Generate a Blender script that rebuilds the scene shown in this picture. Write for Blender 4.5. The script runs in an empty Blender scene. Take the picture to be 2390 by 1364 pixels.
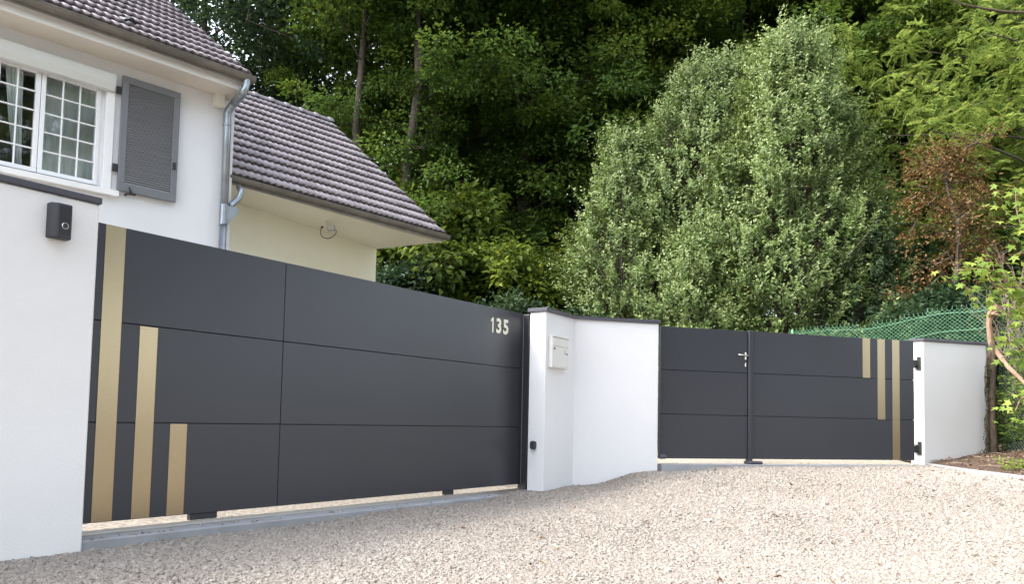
import bpy, bmesh, math, random
import numpy as np
from mathutils import Vector, Matrix
random.seed(7); rng = np.random.default_rng(7)
R = math.radians
# ------------------------------------------------------------------ camera, sky, sun, exposure
sc = bpy.context.scene
F = 1847.0; PITCH = R(3.4); ROLL = .021
fw = Vector((0, math.cos(PITCH), math.sin(PITCH)))
r0 = Vector((1, 0, 0)); u0 = Vector((0, -math.sin(PITCH), math.cos(PITCH)))
cr = r0*math.cos(ROLL) + u0*math.sin(ROLL); cu = -r0*math.sin(ROLL) + u0*math.cos(ROLL)
cam = bpy.data.cameras.new('camera'); cam.sensor_width = 36; cam.lens = 36*F/2390
cam.shift_y = (874-682)/2390; cam.clip_end = 600; cam.clip_start = .05
camo = bpy.data.objects.new('camera', cam); sc.collection.objects.link(camo)
m = Matrix.Identity(4)
for i in range(3): m[i][0] = cr[i]; m[i][1] = cu[i]; m[i][2] = -fw[i]
camo.matrix_world = m; sc.camera = camo

SUN = Vector((-.90, -.15, 1.02)).normalized()
w = bpy.data.worlds.new('World'); sc.world = w; w.use_nodes = True
nt = w.node_tree; nt.nodes.clear()
sky = nt.nodes.new('ShaderNodeTexSky'); sky.sky_type = 'NISHITA'; sky.sun_disc = False
sky.sun_elevation = math.asin(SUN.z); sky.sun_rotation = math.atan2(SUN.x, SUN.y); sky.dust_density = 3.0
hs = nt.nodes.new('ShaderNodeHueSaturation'); hs.inputs['Saturation'].default_value = .45
bg = nt.nodes.new('ShaderNodeBackground'); bg.inputs[1].default_value = .15
wo = nt.nodes.new('ShaderNodeOutputWorld')
nt.links.new(sky.outputs[0], hs.inputs['Color']); nt.links.new(hs.outputs[0], bg.inputs[0]); nt.links.new(bg.outputs[0], wo.inputs[0])
sl = bpy.data.lights.new('sun', 'SUN'); sl.energy = .62; sl.angle = R(12); sl.color = (1, .95, .86)
so = bpy.data.objects.new('sun', sl); sc.collection.objects.link(so)
so.rotation_euler = SUN.to_track_quat('Z', 'Y').to_euler()
sc.view_settings.view_transform = 'Standard'; sc.view_settings.look = 'None'
sc.view_settings.gamma = 1; sc.view_settings.use_curve_mapping = False
sc.view_settings.exposure = 2.58

# ------------------------------------------------------------------ helpers
def ray(u, v): return fw*F + cr*(u-1195) - cu*(v-874)
def pz(u, v, z): d = ray(u, v); return d*(z/d.z)
def pY(u, v, Y): d = ray(u, v); return d*(Y/d.y)
class Frame:
    """vertical plane frame: s along, d outward (towards camera side), z up"""
    def __init__(f, P, dirv):
        f.P = Vector((P[0], P[1])); f.g = Vector((dirv[0], dirv[1])).normalized(); f.n = Vector((f.g.y, -f.g.x))
    def w(f, s, d, z):
        q = f.P + f.g*s + f.n*d; return Vector((q.x, q.y, z))
    def hit(f, u, v, d=0):
        D = ray(u, v); n = Vector((f.n.x, f.n.y, 0)); q = f.P + f.n*d
        t = (q.x*n.x+q.y*n.y)/D.dot(n); h = D*t
        return (Vector((h.x, h.y))-f.P).dot(f.g), h.z
col = sc.collection
def tag(o, label=None, cat=None, group=None, kind=None):
    if label: o['label'] = label
    if cat: o['category'] = cat
    if group: o['group'] = group
    if kind: o['kind'] = kind
    return o
def empty(name, loc=(0, 0, 0), rz=0):
    o = bpy.data.objects.new(name, None); col.objects.link(o); o.location = loc; o.rotation_euler.z = rz
    o.empty_display_size = .2; return o
def link(name, me, mat=None, parent=None, smooth=False):
    if mat is not None and not me.materials:
        me.materials.append(mat)
    if smooth: me.polygons.foreach_set('use_smooth', [True]*len(me.polygons))
    o = bpy.data.objects.new(name, me); col.objects.link(o)
    if parent is not None:
        o.parent = parent
        o.matrix_parent_inverse = wm(parent).inverted()
    return o
def wm(o):
    mm = Matrix.LocRotScale(o.location, o.rotation_euler, o.scale)
    return wm(o.parent) @ o.matrix_parent_inverse @ mm if o.parent else mm
def frombm(name, bm, mat, parent=None, smooth=False):
    bmesh.ops.recalc_face_normals(bm, faces=bm.faces)
    me = bpy.data.meshes.new(name); bm.to_mesh(me); bm.free()
    return link(name, me, mat, parent, smooth)
def prism_bm(pts, z0, z1, bev=0, bm=None):
    bm = bm or bmesh.new()
    zz = lambda z, i: z[i] if isinstance(z, (list, tuple)) else z
    a = [bm.verts.new((p[0], p[1], zz(z0, i))) for i, p in enumerate(pts)]
    b = [bm.verts.new((p[0], p[1], zz(z1, i))) for i, p in enumerate(pts)]
    n = len(pts); bm.faces.new(a); bm.faces.new(b)
    for i in range(n): bm.faces.new((a[i], a[(i+1) % n], b[(i+1) % n], b[i]))
    if bev: bmesh.ops.bevel(bm, geom=bm.edges[:], offset=bev, segments=1, affect='EDGES')
    return bm
def hex_bm(c8, bev=0, bm=None):
    new = bmesh.new(); v = [new.verts.new(c) for c in c8]
    for f in ((0, 1, 2, 3), (4, 5, 6, 7), (0, 1, 5, 4), (1, 2, 6, 5), (2, 3, 7, 6), (3, 0, 4, 7)): new.faces.new([v[i] for i in f])
    bmesh.ops.recalc_face_normals(new, faces=new.faces)
    if bev: bmesh.ops.bevel(new, geom=new.edges[:], offset=bev, segments=1, affect='EDGES')
    if bm is None: return new
    me = bpy.data.meshes.new('t'); new.to_mesh(me); new.free(); bm.from_mesh(me); bpy.data.meshes.remove(me); return bm
def fbox_bm(fr, s0, s1, d0, d1, z0, z1, bev=0, bm=None):
    c = [fr.w(s0, d0, z0), fr.w(s1, d0, z0), fr.w(s1, d1, z0), fr.w(s0, d1, z0), fr.w(s0, d0, z1), fr.w(s1, d0, z1), fr.w(s1, d1, z1), fr.w(s0, d1, z1)]
    return hex_bm(c, bev, bm)
def fbox(name, fr, s0, s1, d0, d1, z0, z1, mat, parent=None, bev=0):
    return frombm(name, fbox_bm(fr, s0, s1, d0, d1, z0, z1, bev), mat, parent)
def tube_bm(path, radii, seg=8, bm=None, caps=True):
    bm = bm or bmesh.new(); path = [Vector(p) for p in path]
    if not isinstance(radii, (list, tuple)): radii = [radii]*len(path)
    t0 = (path[1]-path[0]).normalized(); a = t0.orthogonal().normalized(); rings = []
    for i, p in enumerate(path):
        t = (path[min(i+1, len(path)-1)]-path[max(i-1, 0)])
        t = t.normalized() if t.length > 1e-9 else t0
        a = (a - t*a.dot(t)).normalized(); b = t.cross(a)
        rings.append([bm.verts.new(p + (a*math.cos(2*math.pi*k/seg)+b*math.sin(2*math.pi*k/seg))*radii[i]) for k in range(seg)])
    for i in range(len(rings)-1):
        for k in range(seg): bm.faces.new((rings[i][k], rings[i][(k+1) % seg], rings[i+1][(k+1) % seg], rings[i+1][k]))
    if caps: bm.faces.new(rings[0]); bm.faces.new(rings[-1])
    return bm
def smooth_path(pts, n=6):
    P = [Vector(p) for p in pts]; P = [P[0]*2-P[1]]+P+[P[-1]*2-P[-2]]; out = []
    for i in range(1, len(P)-2):
        for k in range(n):
            t = k/n; a, b, c, d = P[i-1:i+3]
            out.append(.5*((2*b)+(c-a)*t+(2*a-5*b+4*c-d)*t*t+(3*b-a-3*c+d)*t**3))
    out.append(P[-2]); return out
def npmesh(name, V, Fc, attrs=None):
    """V (n,3), Fc (m,k) equal-size faces"""
    me = bpy.data.meshes.new(name); V = np.asarray(V, np.float32); Fc = np.asarray(Fc, np.int32)
    me.vertices.add(len(V)); me.vertices.foreach_set('co', V.ravel())
    me.loops.add(Fc.size); me.loops.foreach_set('vertex_index', Fc.ravel())
    me.polygons.add(len(Fc)); me.polygons.foreach_set('loop_start', np.arange(0, Fc.size, Fc.shape[1], dtype=np.int32))
    if attrs:
        for k, a in attrs.items():
            at = me.attributes.new(k, 'FLOAT', 'POINT'); at.data.foreach_set('value', np.asarray(a, np.float32))
    me.update(calc_edges=True); return me

# ------------------------------------------------------------------ materials
def mat(name, base, rough=.6, metal=0, var=0, vscale=3, bump=0, bscale=40, spec=.5, objrand=0, base2=None, coat=0, stretch=None, detail=4):
    m = bpy.data.materials.new(name); m.use_nodes = True; N = m.node_tree.nodes; L = m.node_tree.links
    b = N['Principled BSDF']; b.inputs['Roughness'].default_value = rough; b.inputs['Metallic'].default_value = metal
    b.inputs['Specular IOR Level'].default_value = spec; b.inputs['Coat Weight'].default_value = coat
    b.inputs['Base Color'].default_value = (*base, 1)
    tc = N.new('ShaderNodeNewGeometry'); src = tc.outputs['Position']
    if stretch:
        mp = N.new('ShaderNodeMapping'); mp.inputs['Scale'].default_value = stretch; L.new(src, mp.inputs[0]); src = mp.outputs[0]
    colr = None
    if var or base2:
        n = N.new('ShaderNodeTexNoise'); n.inputs['Scale'].default_value = vscale; n.inputs['Detail'].default_value = detail; L.new(src, n.inputs['Vector'])
        r = N.new('ShaderNodeValToRGB'); r.color_ramp.elements[0].position = .3; r.color_ramp.elements[1].position = .7
        c2 = base2 or tuple(min(1, c*(1+var)) for c in base); c1 = base if base2 else tuple(c*(1-var) for c in base)
        r.color_ramp.elements[0].color = (*c1, 1); r.color_ramp.elements[1].color = (*c2, 1)
        L.new(n.outputs[0], r.inputs[0]); colr = r.outputs[0]; L.new(colr, b.inputs['Base Color'])
    if objrand:
        oi = N.new('ShaderNodeObjectInfo'); mr = N.new('ShaderNodeMapRange'); mr.inputs[3].default_value = 1-objrand; mr.inputs[4].default_value = 1+objrand
        L.new(oi.outputs['Random'], mr.inputs[0]); h = N.new('ShaderNodeHueSaturation'); L.new(mr.outputs[0], h.inputs['Value'])
        if colr: L.new(colr, h.inputs['Color'])
        else: h.inputs['Color'].default_value = (*base, 1)
        L.new(h.outputs[0], b.inputs['Base Color'])
    if bump:
        n2 = N.new('ShaderNodeTexNoise'); n2.inputs['Scale'].default_value = bscale; n2.inputs['Detail'].default_value = 5; L.new(src, n2.inputs['Vector'])
        bp = N.new('ShaderNodeBump'); bp.inputs['Strength'].default_value = bump; bp.inputs['Distance'].default_value = .01
        L.new(n2.outputs[0], bp.inputs['Height']); L.new(bp.outputs[0], b.inputs['Normal'])
    return m
def leafmat(name, c1, c2, c3, trans=.35, rough=.55, spec=.25, tcol=None):
    m = bpy.data.materials.new(name); m.use_nodes = True; N = m.node_tree.nodes; L = m.node_tree.links
    b = N['Principled BSDF']; b.inputs['Roughness'].default_value = rough; b.inputs['Specular IOR Level'].default_value = spec
    at = N.new('ShaderNodeAttribute'); at.attribute_name = 'tint'
    r = N.new('ShaderNodeValToRGB'); e = r.color_ramp.elements; e[0].color = (*c1, 1); e[1].color = (*c3, 1); x = e.new(.55); x.color = (*c2, 1)
    L.new(at.outputs['Fac'], r.inputs[0]); L.new(r.outputs[0], b.inputs['Base Color'])
    t = N.new('ShaderNodeBsdfTranslucent'); mx = N.new('ShaderNodeMixShader'); mx.inputs[0].default_value = trans
    hh = N.new('ShaderNodeHueSaturation'); hh.inputs['Value'].default_value = 1.6; hh.inputs['Hue'].default_value = .485; L.new(r.outputs[0], hh.inputs['Color']); L.new(hh.outputs[0], t.inputs[0])
    L.new(b.outputs[0], mx.inputs[1]); L.new(t.outputs[0], mx.inputs[2]); L.new(mx.outputs[0], N['Material Output'].inputs[0])
    return m
M = {}
M['render'] = mat('white_render', (.715, .71, .715), .85, var=.045, vscale=.8, bump=.35, bscale=95)
M['wall_coarse'] = mat('white_coarse_render', (.765, .75, .74), .85, var=.03, vscale=1.1, bump=.28, bscale=80, stretch=(.7, .7, 1.5))
M['cream'] = mat('cream_render', (.86, .83, .68), .85, var=.02, vscale=1.5, bump=.25, bscale=90)
M['white_wood'] = mat('white_painted_wood', (.80, .79, .77), .5, var=.02, vscale=2)
M['soffit'] = mat('bounce_tinted_soffit_board', (.68, .625, .55), .6, var=.03, vscale=1.5)  # darker beige carries the shade and warm bounced light under the eave
M['cream_wood'] = mat('cream_painted_wood', (.78, .74, .60), .55, var=.02, vscale=2)
M['pvc'] = mat('white_window_plastic', (.82, .82, .82), .3)
M['box_grey'] = mat('pale_grey_shutter_box', (.62, .63, .60), .4)
M['gate'] = mat('anthracite_powder_coat', (.030, .0315, .0395), .35, var=.06, vscale=1.1, spec=.45, bump=.10, bscale=1.6)
M['gate_dark'] = mat('anthracite_frame', (.018, .018, .021), .5)
M['cap'] = mat('grey_aluminium_coping', (.062, .060, .074), .42, var=.06, vscale=3)
M['gold'] = mat('brushed_champagne_metal', (.37, .30, .195), .28, metal=1, var=.05, vscale=30, stretch=(1, 1, 12))
M['steel'] = mat('brushed_steel', (.6, .58, .54), .3, metal=1)
M['zinc'] = mat('zinc_pipe', (.33, .36, .39), .38, metal=.75, var=.15, vscale=8)
M['gutter'] = mat('weathered_zinc_gutter', (.17, .155, .13), .5, metal=.35, var=.2, vscale=5)
M['tile'] = mat('brown_concrete_tile', (.305, .263, .268), .38, var=.18, vscale=14, objrand=.16, bump=.2, bscale=160, spec=.6)
M['ridge'] = mat('grey_ridge_tile', (.20, .18, .185), .45, var=.15, vscale=9, objrand=.1)
M['black'] = mat('black_plastic', (.018, .018, .022), .28)
M['black2'] = mat('matt_black_plastic', (.03, .03, .035), .5)
M['iron'] = mat('black_iron', (.02, .02, .02), .5)
M['shutter'] = mat('grey_painted_shutter', (.165, .168, .18), .45, var=.04, vscale=5)
M['slat'] = mat('grey_shutter_slat', (.25, .247, .245), .5, objrand=.06)
M['letter'] = mat('ivory_enamelled_steel', (.66, .645, .61), .4)
M['ivory'] = mat('ivory_plastic', (.72, .69, .60), .5)
M['concrete'] = mat('pale_concrete', (.30, .305, .315), .8, var=.14, vscale=4, bump=.3, bscale=60)
M['gravel_base'] = mat('gravel_bed', (.15, .127, .108), .95, base2=(.23, .198, .165), vscale=60, bump=1, bscale=70)
M['yard'] = mat('sunlit_tone_yard_gravel', (.16, .135, .11), .95, base2=(.46, .41, .335), vscale=32, bump=1, bscale=45)  # creamier gravel, lightened further to stand in for sunlight in the yard
M['soil'] = mat('brown_soil', (.04, .024, .015), .95, base2=(.10, .062, .04), vscale=22, bump=1, bscale=50)
M['forest'] = mat('forest_floor', (.012, .014, .006), .98, base2=(.03, .028, .014), vscale=2, bump=.6, bscale=12)
M['bark'] = mat('grey_brown_bark', (.045, .036, .027), .9, base2=(.10, .08, .062), vscale=14, bump=1, bscale=30, stretch=(1, 1, .25))
M['bark_fresh'] = mat('pale_brown_bark', (.20, .115, .07), .8, base2=(.33, .21, .14), vscale=30, bump=.8, bscale=60, stretch=(1, 1, .3))
M['bark_dark'] = mat('dark_mossy_bark', (.045, .032, .022), .95, base2=(.10, .075, .05), vscale=25, bump=1, bscale=50, stretch=(1, 1, .3))
M['twig'] = mat('dry_twig', (.24, .18, .13), .85)
M['rustwood'] = mat('rusty_dead_wood', (.12, .055, .03), .9)
M['wire'] = mat('green_coated_wire', (.12, .29, .165), .45)
M['wire_old'] = mat('grey_green_wire', (.09, .13, .10), .5)
M['curtain'] = mat('sheer_white_curtain', (.70, .73, .72), .9)
M['room'] = mat('dim_room_wall', (.34, .35, .33), .9)
M['cable'] = mat('brown_cable', (.10, .07, .045), .6)
M['lf_wood'] = leafmat('woodland_leaf', (.030, .064, .013), (.065, .118, .019), (.135, .190, .025), .36)
M['lf_wood2'] = leafmat('olive_woodland_leaf', (.040, .070, .012), (.084, .130, .017), (.165, .205, .026), .38)
M['lf_dark'] = leafmat('blue_green_leaf', (.018, .040, .018), (.035, .068, .028), (.07, .11, .042), .25)
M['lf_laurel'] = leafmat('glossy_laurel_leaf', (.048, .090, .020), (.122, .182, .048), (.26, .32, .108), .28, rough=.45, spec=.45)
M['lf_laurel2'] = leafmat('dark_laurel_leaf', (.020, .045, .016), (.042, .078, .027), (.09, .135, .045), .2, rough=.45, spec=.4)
M['lf_robinia'] = leafmat('acacia_leaflet', (.070, .125, .026), (.150, .215, .044), (.27, .335, .08), .42)
M['lf_rust'] = leafmat('rust_brown_needles', (.055, .060, .018), (.150, .088, .034), (.26, .150, .062), .3)
M['lf_maple'] = leafmat('bright_maple_leaf', (.11, .19, .03), (.19, .275, .045), (.31, .365, .07), .45)
M['lf_weed'] = leafmat('fresh_green_leaf', (.045, .095, .018), (.095, .155, .03), (.18, .24, .05), .35)
M['lf_litter'] = leafmat('dead_leaf', (.08, .04, .02), (.20, .11, .06), (.42, .33, .22), .1)
# glass
g = bpy.data.materials.new('window_glass'); g.use_nodes = True; N = g.node_tree.nodes; L = g.node_tree.links; N.clear()
o_ = N.new('ShaderNodeOutputMaterial'); gl = N.new('ShaderNodeBsdfGlossy'); gl.inputs['Roughness'].default_value = .02; tr = N.new('ShaderNodeBsdfTransparent'); tr.inputs[0].default_value = (.86, .90, .88, 1)
mx = N.new('ShaderNodeMixShader'); lw = N.new('ShaderNodeFresnel'); lw.inputs[0].default_value = 1.9
L.new(lw.outputs[0], mx.inputs[0]); L.new(tr.outputs[0], mx.inputs[1]); L.new(gl.outputs[0], mx.inputs[2]); L.new(mx.outputs[0], o_.inputs[0]); M['glass'] = g

# ------------------------------------------------------------------ frames of the place
G1 = Frame(pY(236, 519, 4.73), ray(2510, 1012))                     # sliding gate face
G2 = Frame((1.716, 9.119), (5.157-1.716, 10.125-9.119))             # double gate face
HO = Frame(pY(275, 180, 8.27), ray(2950, 1018))                     # house front wall
def zg(x, y):
    """height of the drive and the land round it (eye level = 0)"""
    x = np.asarray(x, float); y = np.asarray(y, float)
    pts = [(-2.67, 4.4, -.80), (-1.6, 5.6, -.795), (-.3, 7.4, -.775), (.32, 8.1, -.72), (.67, 8.7, -.70), (1.67, 8.95, -.53), (2.8, 9.3, -.478), (5.2, 10.1, -.458),
           (5.05, 7.65, -.47), (4.3, 4.5, -.62), (0, 0, -1.05), (3, 2, -.88), (1.5, 5, -.84), (-3, 1, -.95), (-2.5, 6.5, -.735), (-.5, 9, -.72), (3, 10.2, -.44), (5, 12, -.40), (-4, 9, -.72), (2.4, 7, -.66), (0, 12, -.6)]
    num = np.zeros_like(x+y); den = np.zeros_like(x+y)
    for px, py, pzv in pts:
        wt = 1/((x-px)**2+(y-py)**2+.12)**1.6; num += wt*pzv; den += wt
    z = num/den
    t = np.clip((y-13)/27, 0, 1); z = z+t*t*(3-2*t)*5.0
    t = np.clip((x-6.6)/8, 0, 1); z = z+t*t*(3-2*t)*1.2
    return z
# ------------------------------------------------------------------ ground sheets
def sheet(name, xs, ys, off, mt, keep=None, nz=0):
    X, Y = np.meshgrid(xs, ys); Z = zg(X, Y)+off
    if nz: Z = Z+nz*(np.sin(X*7.1+np.sin(Y*3.3)*2)*np.sin(Y*6.3+1.3*np.sin(X*4.1)))
    V = np.stack([X, Y, Z], -1).reshape(-1, 3); nx = len(xs); ny = len(ys)
    i, j = np.meshgrid(np.arange(nx-1), np.arange(ny-1)); a = (j*nx+i).ravel()
    Fc = np.stack([a, a+1, a+nx+1, a+nx], -1)
    if keep is not None:
        c = V[Fc].mean(1); Fc = Fc[keep(c[:, 0], c[:, 1])]
    me = npmesh(name, V, Fc); o = link(name, me, mt, None, True); return o
KA = Vector((5.30, 10.13)); KB = Vector((5.12, 7.9)); kd = (KB-KA).normalized()
def kx(y): return KA.x+(y-KA.y)*(kd.x/kd.y)
far = np.concatenate([np.linspace(-150, -20, 14), np.linspace(-18, 18, 73), np.linspace(20, 150, 14)])
fary = np.concatenate([np.linspace(-120, -12, 10), np.linspace(-10, 45, 111), np.linspace(48, 220, 14)])
tag(sheet('ground', far, fary, -.09, M['forest']), 'dark leaf littered forest ground rising behind the gates', None, None, 'structure')
xs = np.arange(-9, 5.6, .1); ys = np.arange(-6, 16, .1)
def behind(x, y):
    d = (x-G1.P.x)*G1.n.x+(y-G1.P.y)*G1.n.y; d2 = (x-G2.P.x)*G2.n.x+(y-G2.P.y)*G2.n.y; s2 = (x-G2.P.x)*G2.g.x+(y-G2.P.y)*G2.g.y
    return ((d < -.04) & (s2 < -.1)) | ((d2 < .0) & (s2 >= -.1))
gsheet = sheet('gravel_driveway', xs, ys, 0, M['gravel_base'], lambda x, y: (x < kx(y)+.02) & ~behind(x, y), .004)
tag(sheet('gravel_yard', xs, ys, .002, M['yard'], lambda x, y: (x < kx(y)+.5) & behind(x, y)), 'creamy gravel yard glimpsed under both gates, sunlight painted into its colour', None, None, 'structure')
tag(gsheet, 'pale beige gravel drive in front of the gates', None, None, 'structure')
# bank of soil right of the kerb
def zs(x, y):
    e = np.clip((x-kx(y))/1.3, 0, 1); return zg(x, y)+.02+e*(.10+.10*np.clip((y-8)/2, 0, 1))+.02*np.sin(x*9+y*3)*np.sin(y*8.3-x*2)*e
X, Y = np.meshgrid(np.linspace(0, 1, 60), np.arange(-4, 14, .1)); X = kx(Y)+.03+X*5.0
V = np.stack([X, Y, zs(X, Y)], -1).reshape(-1, 3); nx = 60; i, j = np.meshgrid(np.arange(nx-1), np.arange(X.shape[0]-1)); a = (j*nx+i).ravel()
o = link('soil_bank', npmesh('soil_bank', V, np.stack([a, a+1, a+nx+1, a+nx], -1)), M['soil'], None, True)
tag(o, 'brown earth bank with dead leaves beside the kerb', None, None, 'structure')
# kerb: three cast lengths
for k in range(4):
    y1 = 10.10-k*1.02; y0 = y1-1.01
    p = [(kx(y1)-.03, y1), (kx(y1)+.03, y1), (kx(y0)+.03, y0), (kx(y0)-.03, y0)]
    zt = [float(zg(q[0], q[1]))+.035 for q in p]
    o = frombm('kerb_stone', prism_bm(p, [z-.2 for z in zt], zt, .006), M['concrete'])
    tag(o, ['grey concrete kerb length touching the right pillar', 'second grey kerb length from the right pillar', 'grey kerb length in front of the bare soil, at the frame edge', 'nearest grey kerb length at the right frame edge'][k], 'kerb', 'concrete kerb lengths along the drive')
# gate sills
bm = fbox_bm(G1, -.40, 4.56, -.22, .155, -1.0, -.735, .008)
o = frombm('concrete_sill', bm, M['concrete']); tag(o, 'long pale concrete sill under the sliding gate', 'concrete sill')
bm = fbox_bm(G1, -.3, 4.50, -.045, -.005, -.7345, -.722, .002); fbox_bm(G1, -.3, 4.50, -.032, -.018, -.722, -.708, .002, bm); 
o = frombm('ground_rail', bm, M['steel'], None); tag(o, 'narrow steel track on the concrete sill below the sliding gate', 'gate rail')
sill2 = empty('gate_threshold', G2.w(1.8, 0, -.45)); tag(sill2, 'thin grey concrete threshold under the double gate', 'threshold')
frombm('slab', fbox_bm(G2, -.02, 3.60, -.12, .10, -.75, -.452, .006), M['concrete'], sill2)
frombm('ground_stop', fbox_bm(G2, 1.13, 1.31, -.06, .085, -.4518, -.415, .012), M['cap'], sill2)

# ------------------------------------------------------------------ gravel stones (instances scattered over the drive)
def stones():
    n = 620000
    x = rng.uniform(-3.6, 5.4, n); y = rng.uniform(3.0, 11.2, n)
    dens = np.clip((7.2/np.maximum(y, 3))**1.6, 0, 1.8)/1.8
    ok = (x < kx(y)-.03) & (rng.random(n) < dens)
    # inside the camera's cone with a margin for sideways views
    ok &= (np.abs(x) < y*.68+.9)
    px = x-G1.P.x; py = y-G1.P.y; s = px*G1.g.x+py*G1.g.y; d = px*G1.n.x+py*G1.n.y
    spill = (d > .02) & (d < .15) & (s < 4.6) & (s > -.1) & (rng.random(n) < .03*((d-.0)/.15)**2)
    ok &= ~((d > -.25) & (d < .15) & (s < 4.6) & (s > -.4)) | spill            # sill 1
    ok &= ~((s < -.02) & (d < .05))
    px = x-G2.P.x; py = y-G2.P.y; s2 = px*G2.g.x+py*G2.g.y; d2 = px*G2.n.x+py*G2.n.y
    ok &= ~((np.abs(d2) < .125) & (s2 > -.1) & (s2 < 3.6))
    ok &= ~((d < -.2) & (d2 < -.1) & (s < 4.7)) & ~((d2 < -.1) & (s2 > -.3)) & ~((d < -.2) & (s < 4.6))
    sp_ = spill[ok]; x = x[ok]; y = y[ok]; z = np.where(sp_, -.731, zg(x, y)+.001)
    sz = rng.lognormal(0, .34, len(x))*(.0070+.0022*np.clip((-x-.6)/2, 0, 1))*(1+np.clip((y-5)/9, 0, .6)*.55)
    me = bpy.data.meshes.new('gravel_stones'); me.vertices.add(len(x)); me.vertices.foreach_set('co', np.stack([x, y, z], -1).astype(np.float32).ravel())
    at = me.attributes.new('size', 'FLOAT', 'POINT'); at.data.foreach_set('value', sz.astype(np.float32))
    at = me.attributes.new('tint', 'FLOAT', 'POINT'); pt = .5+.5*np.sin(x*1.3+1.1*np.sin(y*.9)+.7)*np.sin(y*1.1+1.4*np.sin(x*.8)); at.data.foreach_set('value', np.clip(rng.random(len(x))*.8+.2*pt, 0, 1).astype(np.float32))
    o = link('gravel_stones', me)
    mt = bpy.data.materials.new('gravel_stone'); mt.use_nodes = True; N = mt.node_tree.nodes; L = mt.node_tree.links
    b = N['Principled BSDF']; b.inputs['Roughness'].default_value = .85
    a = N.new('ShaderNodeAttribute'); a.attribute_type = 'INSTANCER'; a.attribute_name = 'tint'
    r = N.new('ShaderNodeValToRGB'); e = r.color_ramp.elements
    e[0].color = (0.077, 0.063, 0.052, 1); e[1].color = (0.317, 0.294, 0.259, 1)
    for p, c in ((.03, (0.201, 0.172, 0.145, 1)), (.35, (0.244, 0.214, 0.183, 1)), (.6, (0.265, 0.233, 0.201, 1)), (.8, (0.287, 0.259, 0.225, 1))): q = e.new(p); q.color = c
    L.new(a.outputs['Fac'], r.inputs[0]); L.new(r.outputs[0], b.inputs['Base Color'])
    ng = bpy.data.node_groups.new('scatter_stones', 'GeometryNodeTree')
    ng.interface.new_socket('Geometry', in_out='INPUT', socket_type='NodeSocketGeometry'); ng.interface.new_socket('Geometry', in_out='OUTPUT', socket_type='NodeSocketGeometry')
    n = ng.nodes; l = ng.links; gi = n.new('NodeGroupInput'); go = n.new('NodeGroupOutput')
    mp = n.new('GeometryNodeMeshToPoints'); l.new(gi.outputs[0], mp.inputs[0])
    ico = n.new('GeometryNodeMeshIcoSphere'); ico.inputs['Subdivisions'].default_value = 2; ico.inputs['Radius'].default_value = 1
    no = n.new('ShaderNodeTexNoise'); no.inputs['Scale'].default_value = .9; no.inputs['Detail'].default_value = 1
    sub = n.new('ShaderNodeVectorMath'); sub.operation = 'SUBTRACT'; sub.inputs[1].default_value = (.5, .5, .5)
    scl = n.new('ShaderNodeVectorMath'); scl.operation = 'SCALE'; scl.inputs['Scale'].default_value = 2.0
    l.new(no.outputs['Color'], sub.inputs[0]); l.new(sub.outputs[0], scl.inputs[0])
    sp = n.new('GeometryNodeSetPosition'); l.new(ico.outputs[0], sp.inputs[0]); l.new(scl.outputs[0], sp.inputs['Offset'])
    sm = n.new('GeometryNodeSetMaterial'); sm.inputs['Material'].default_value = mt; l.new(sp.outputs[0], sm.inputs[0])
    fs = n.new('GeometryNodeSetShadeSmooth'); fs.inputs['Shade Smooth'].default_value = False; l.new(sm.outputs[0], fs.inputs[0])
    ins = n.new('GeometryNodeInstanceOnPoints'); l.new(mp.outputs[0], ins.inputs['Points']); l.new(fs.outputs[0], ins.inputs['Instance'])
    rv = n.new('FunctionNodeRandomValue'); rv.data_type = 'FLOAT_VECTOR'; rv.inputs[1].default_value = (.5, .5, 6.28); rv.inputs[0].default_value = (-.5, -.5, 0)
    l.new(rv.outputs[0], ins.inputs['Rotation'])
    na = n.new('GeometryNodeInputNamedAttribute'); na.data_type = 'FLOAT'; na.inputs[0].default_value = 'size'
    rs = n.new('FunctionNodeRandomValue'); rs.data_type = 'FLOAT_VECTOR'; rs.inputs[0].default_value = (.8, .6, .4); rs.inputs[1].default_value = (1.35, 1.1, .8); rs.inputs['Seed'].default_value = 3
    ml = n.new('ShaderNodeVectorMath'); ml.operation = 'SCALE'; l.new(rs.outputs[0], ml.inputs[0]); l.new(na.outputs[0], ml.inputs['Scale']); l.new(ml.outputs[0], ins.inputs['Scale'])
    l.new(ins.outputs[0], go.inputs[0])
    md = o.modifiers.new('scatter', 'NODES'); md.node_group = ng
    tag(o, 'loose beige and pinkish gravel stones covering the drive', 'gravel', None, 'stuff')
    print('stones', len(x))
stones()

# ------------------------------------------------------------------ left wall with coping
LW = Frame(pz(240, 462.4, 1.25), ray(2510, 1012))
lw = empty('boundary_wall', LW.w(-1, 0, -.8)); tag(lw, 'rough white rendered wall at the left edge, carrying the black intercom', 'wall')
frombm('wall_body', fbox_bm(LW, -5.5, -.006, -.30, -.014, -1.2, 1.212, .01), M['wall_coarse'], lw)
frombm('coping', fbox_bm(LW, -5.52, .0, -.32, 0, 1.211, 1.25, .004), M['cap'], lw)
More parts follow.
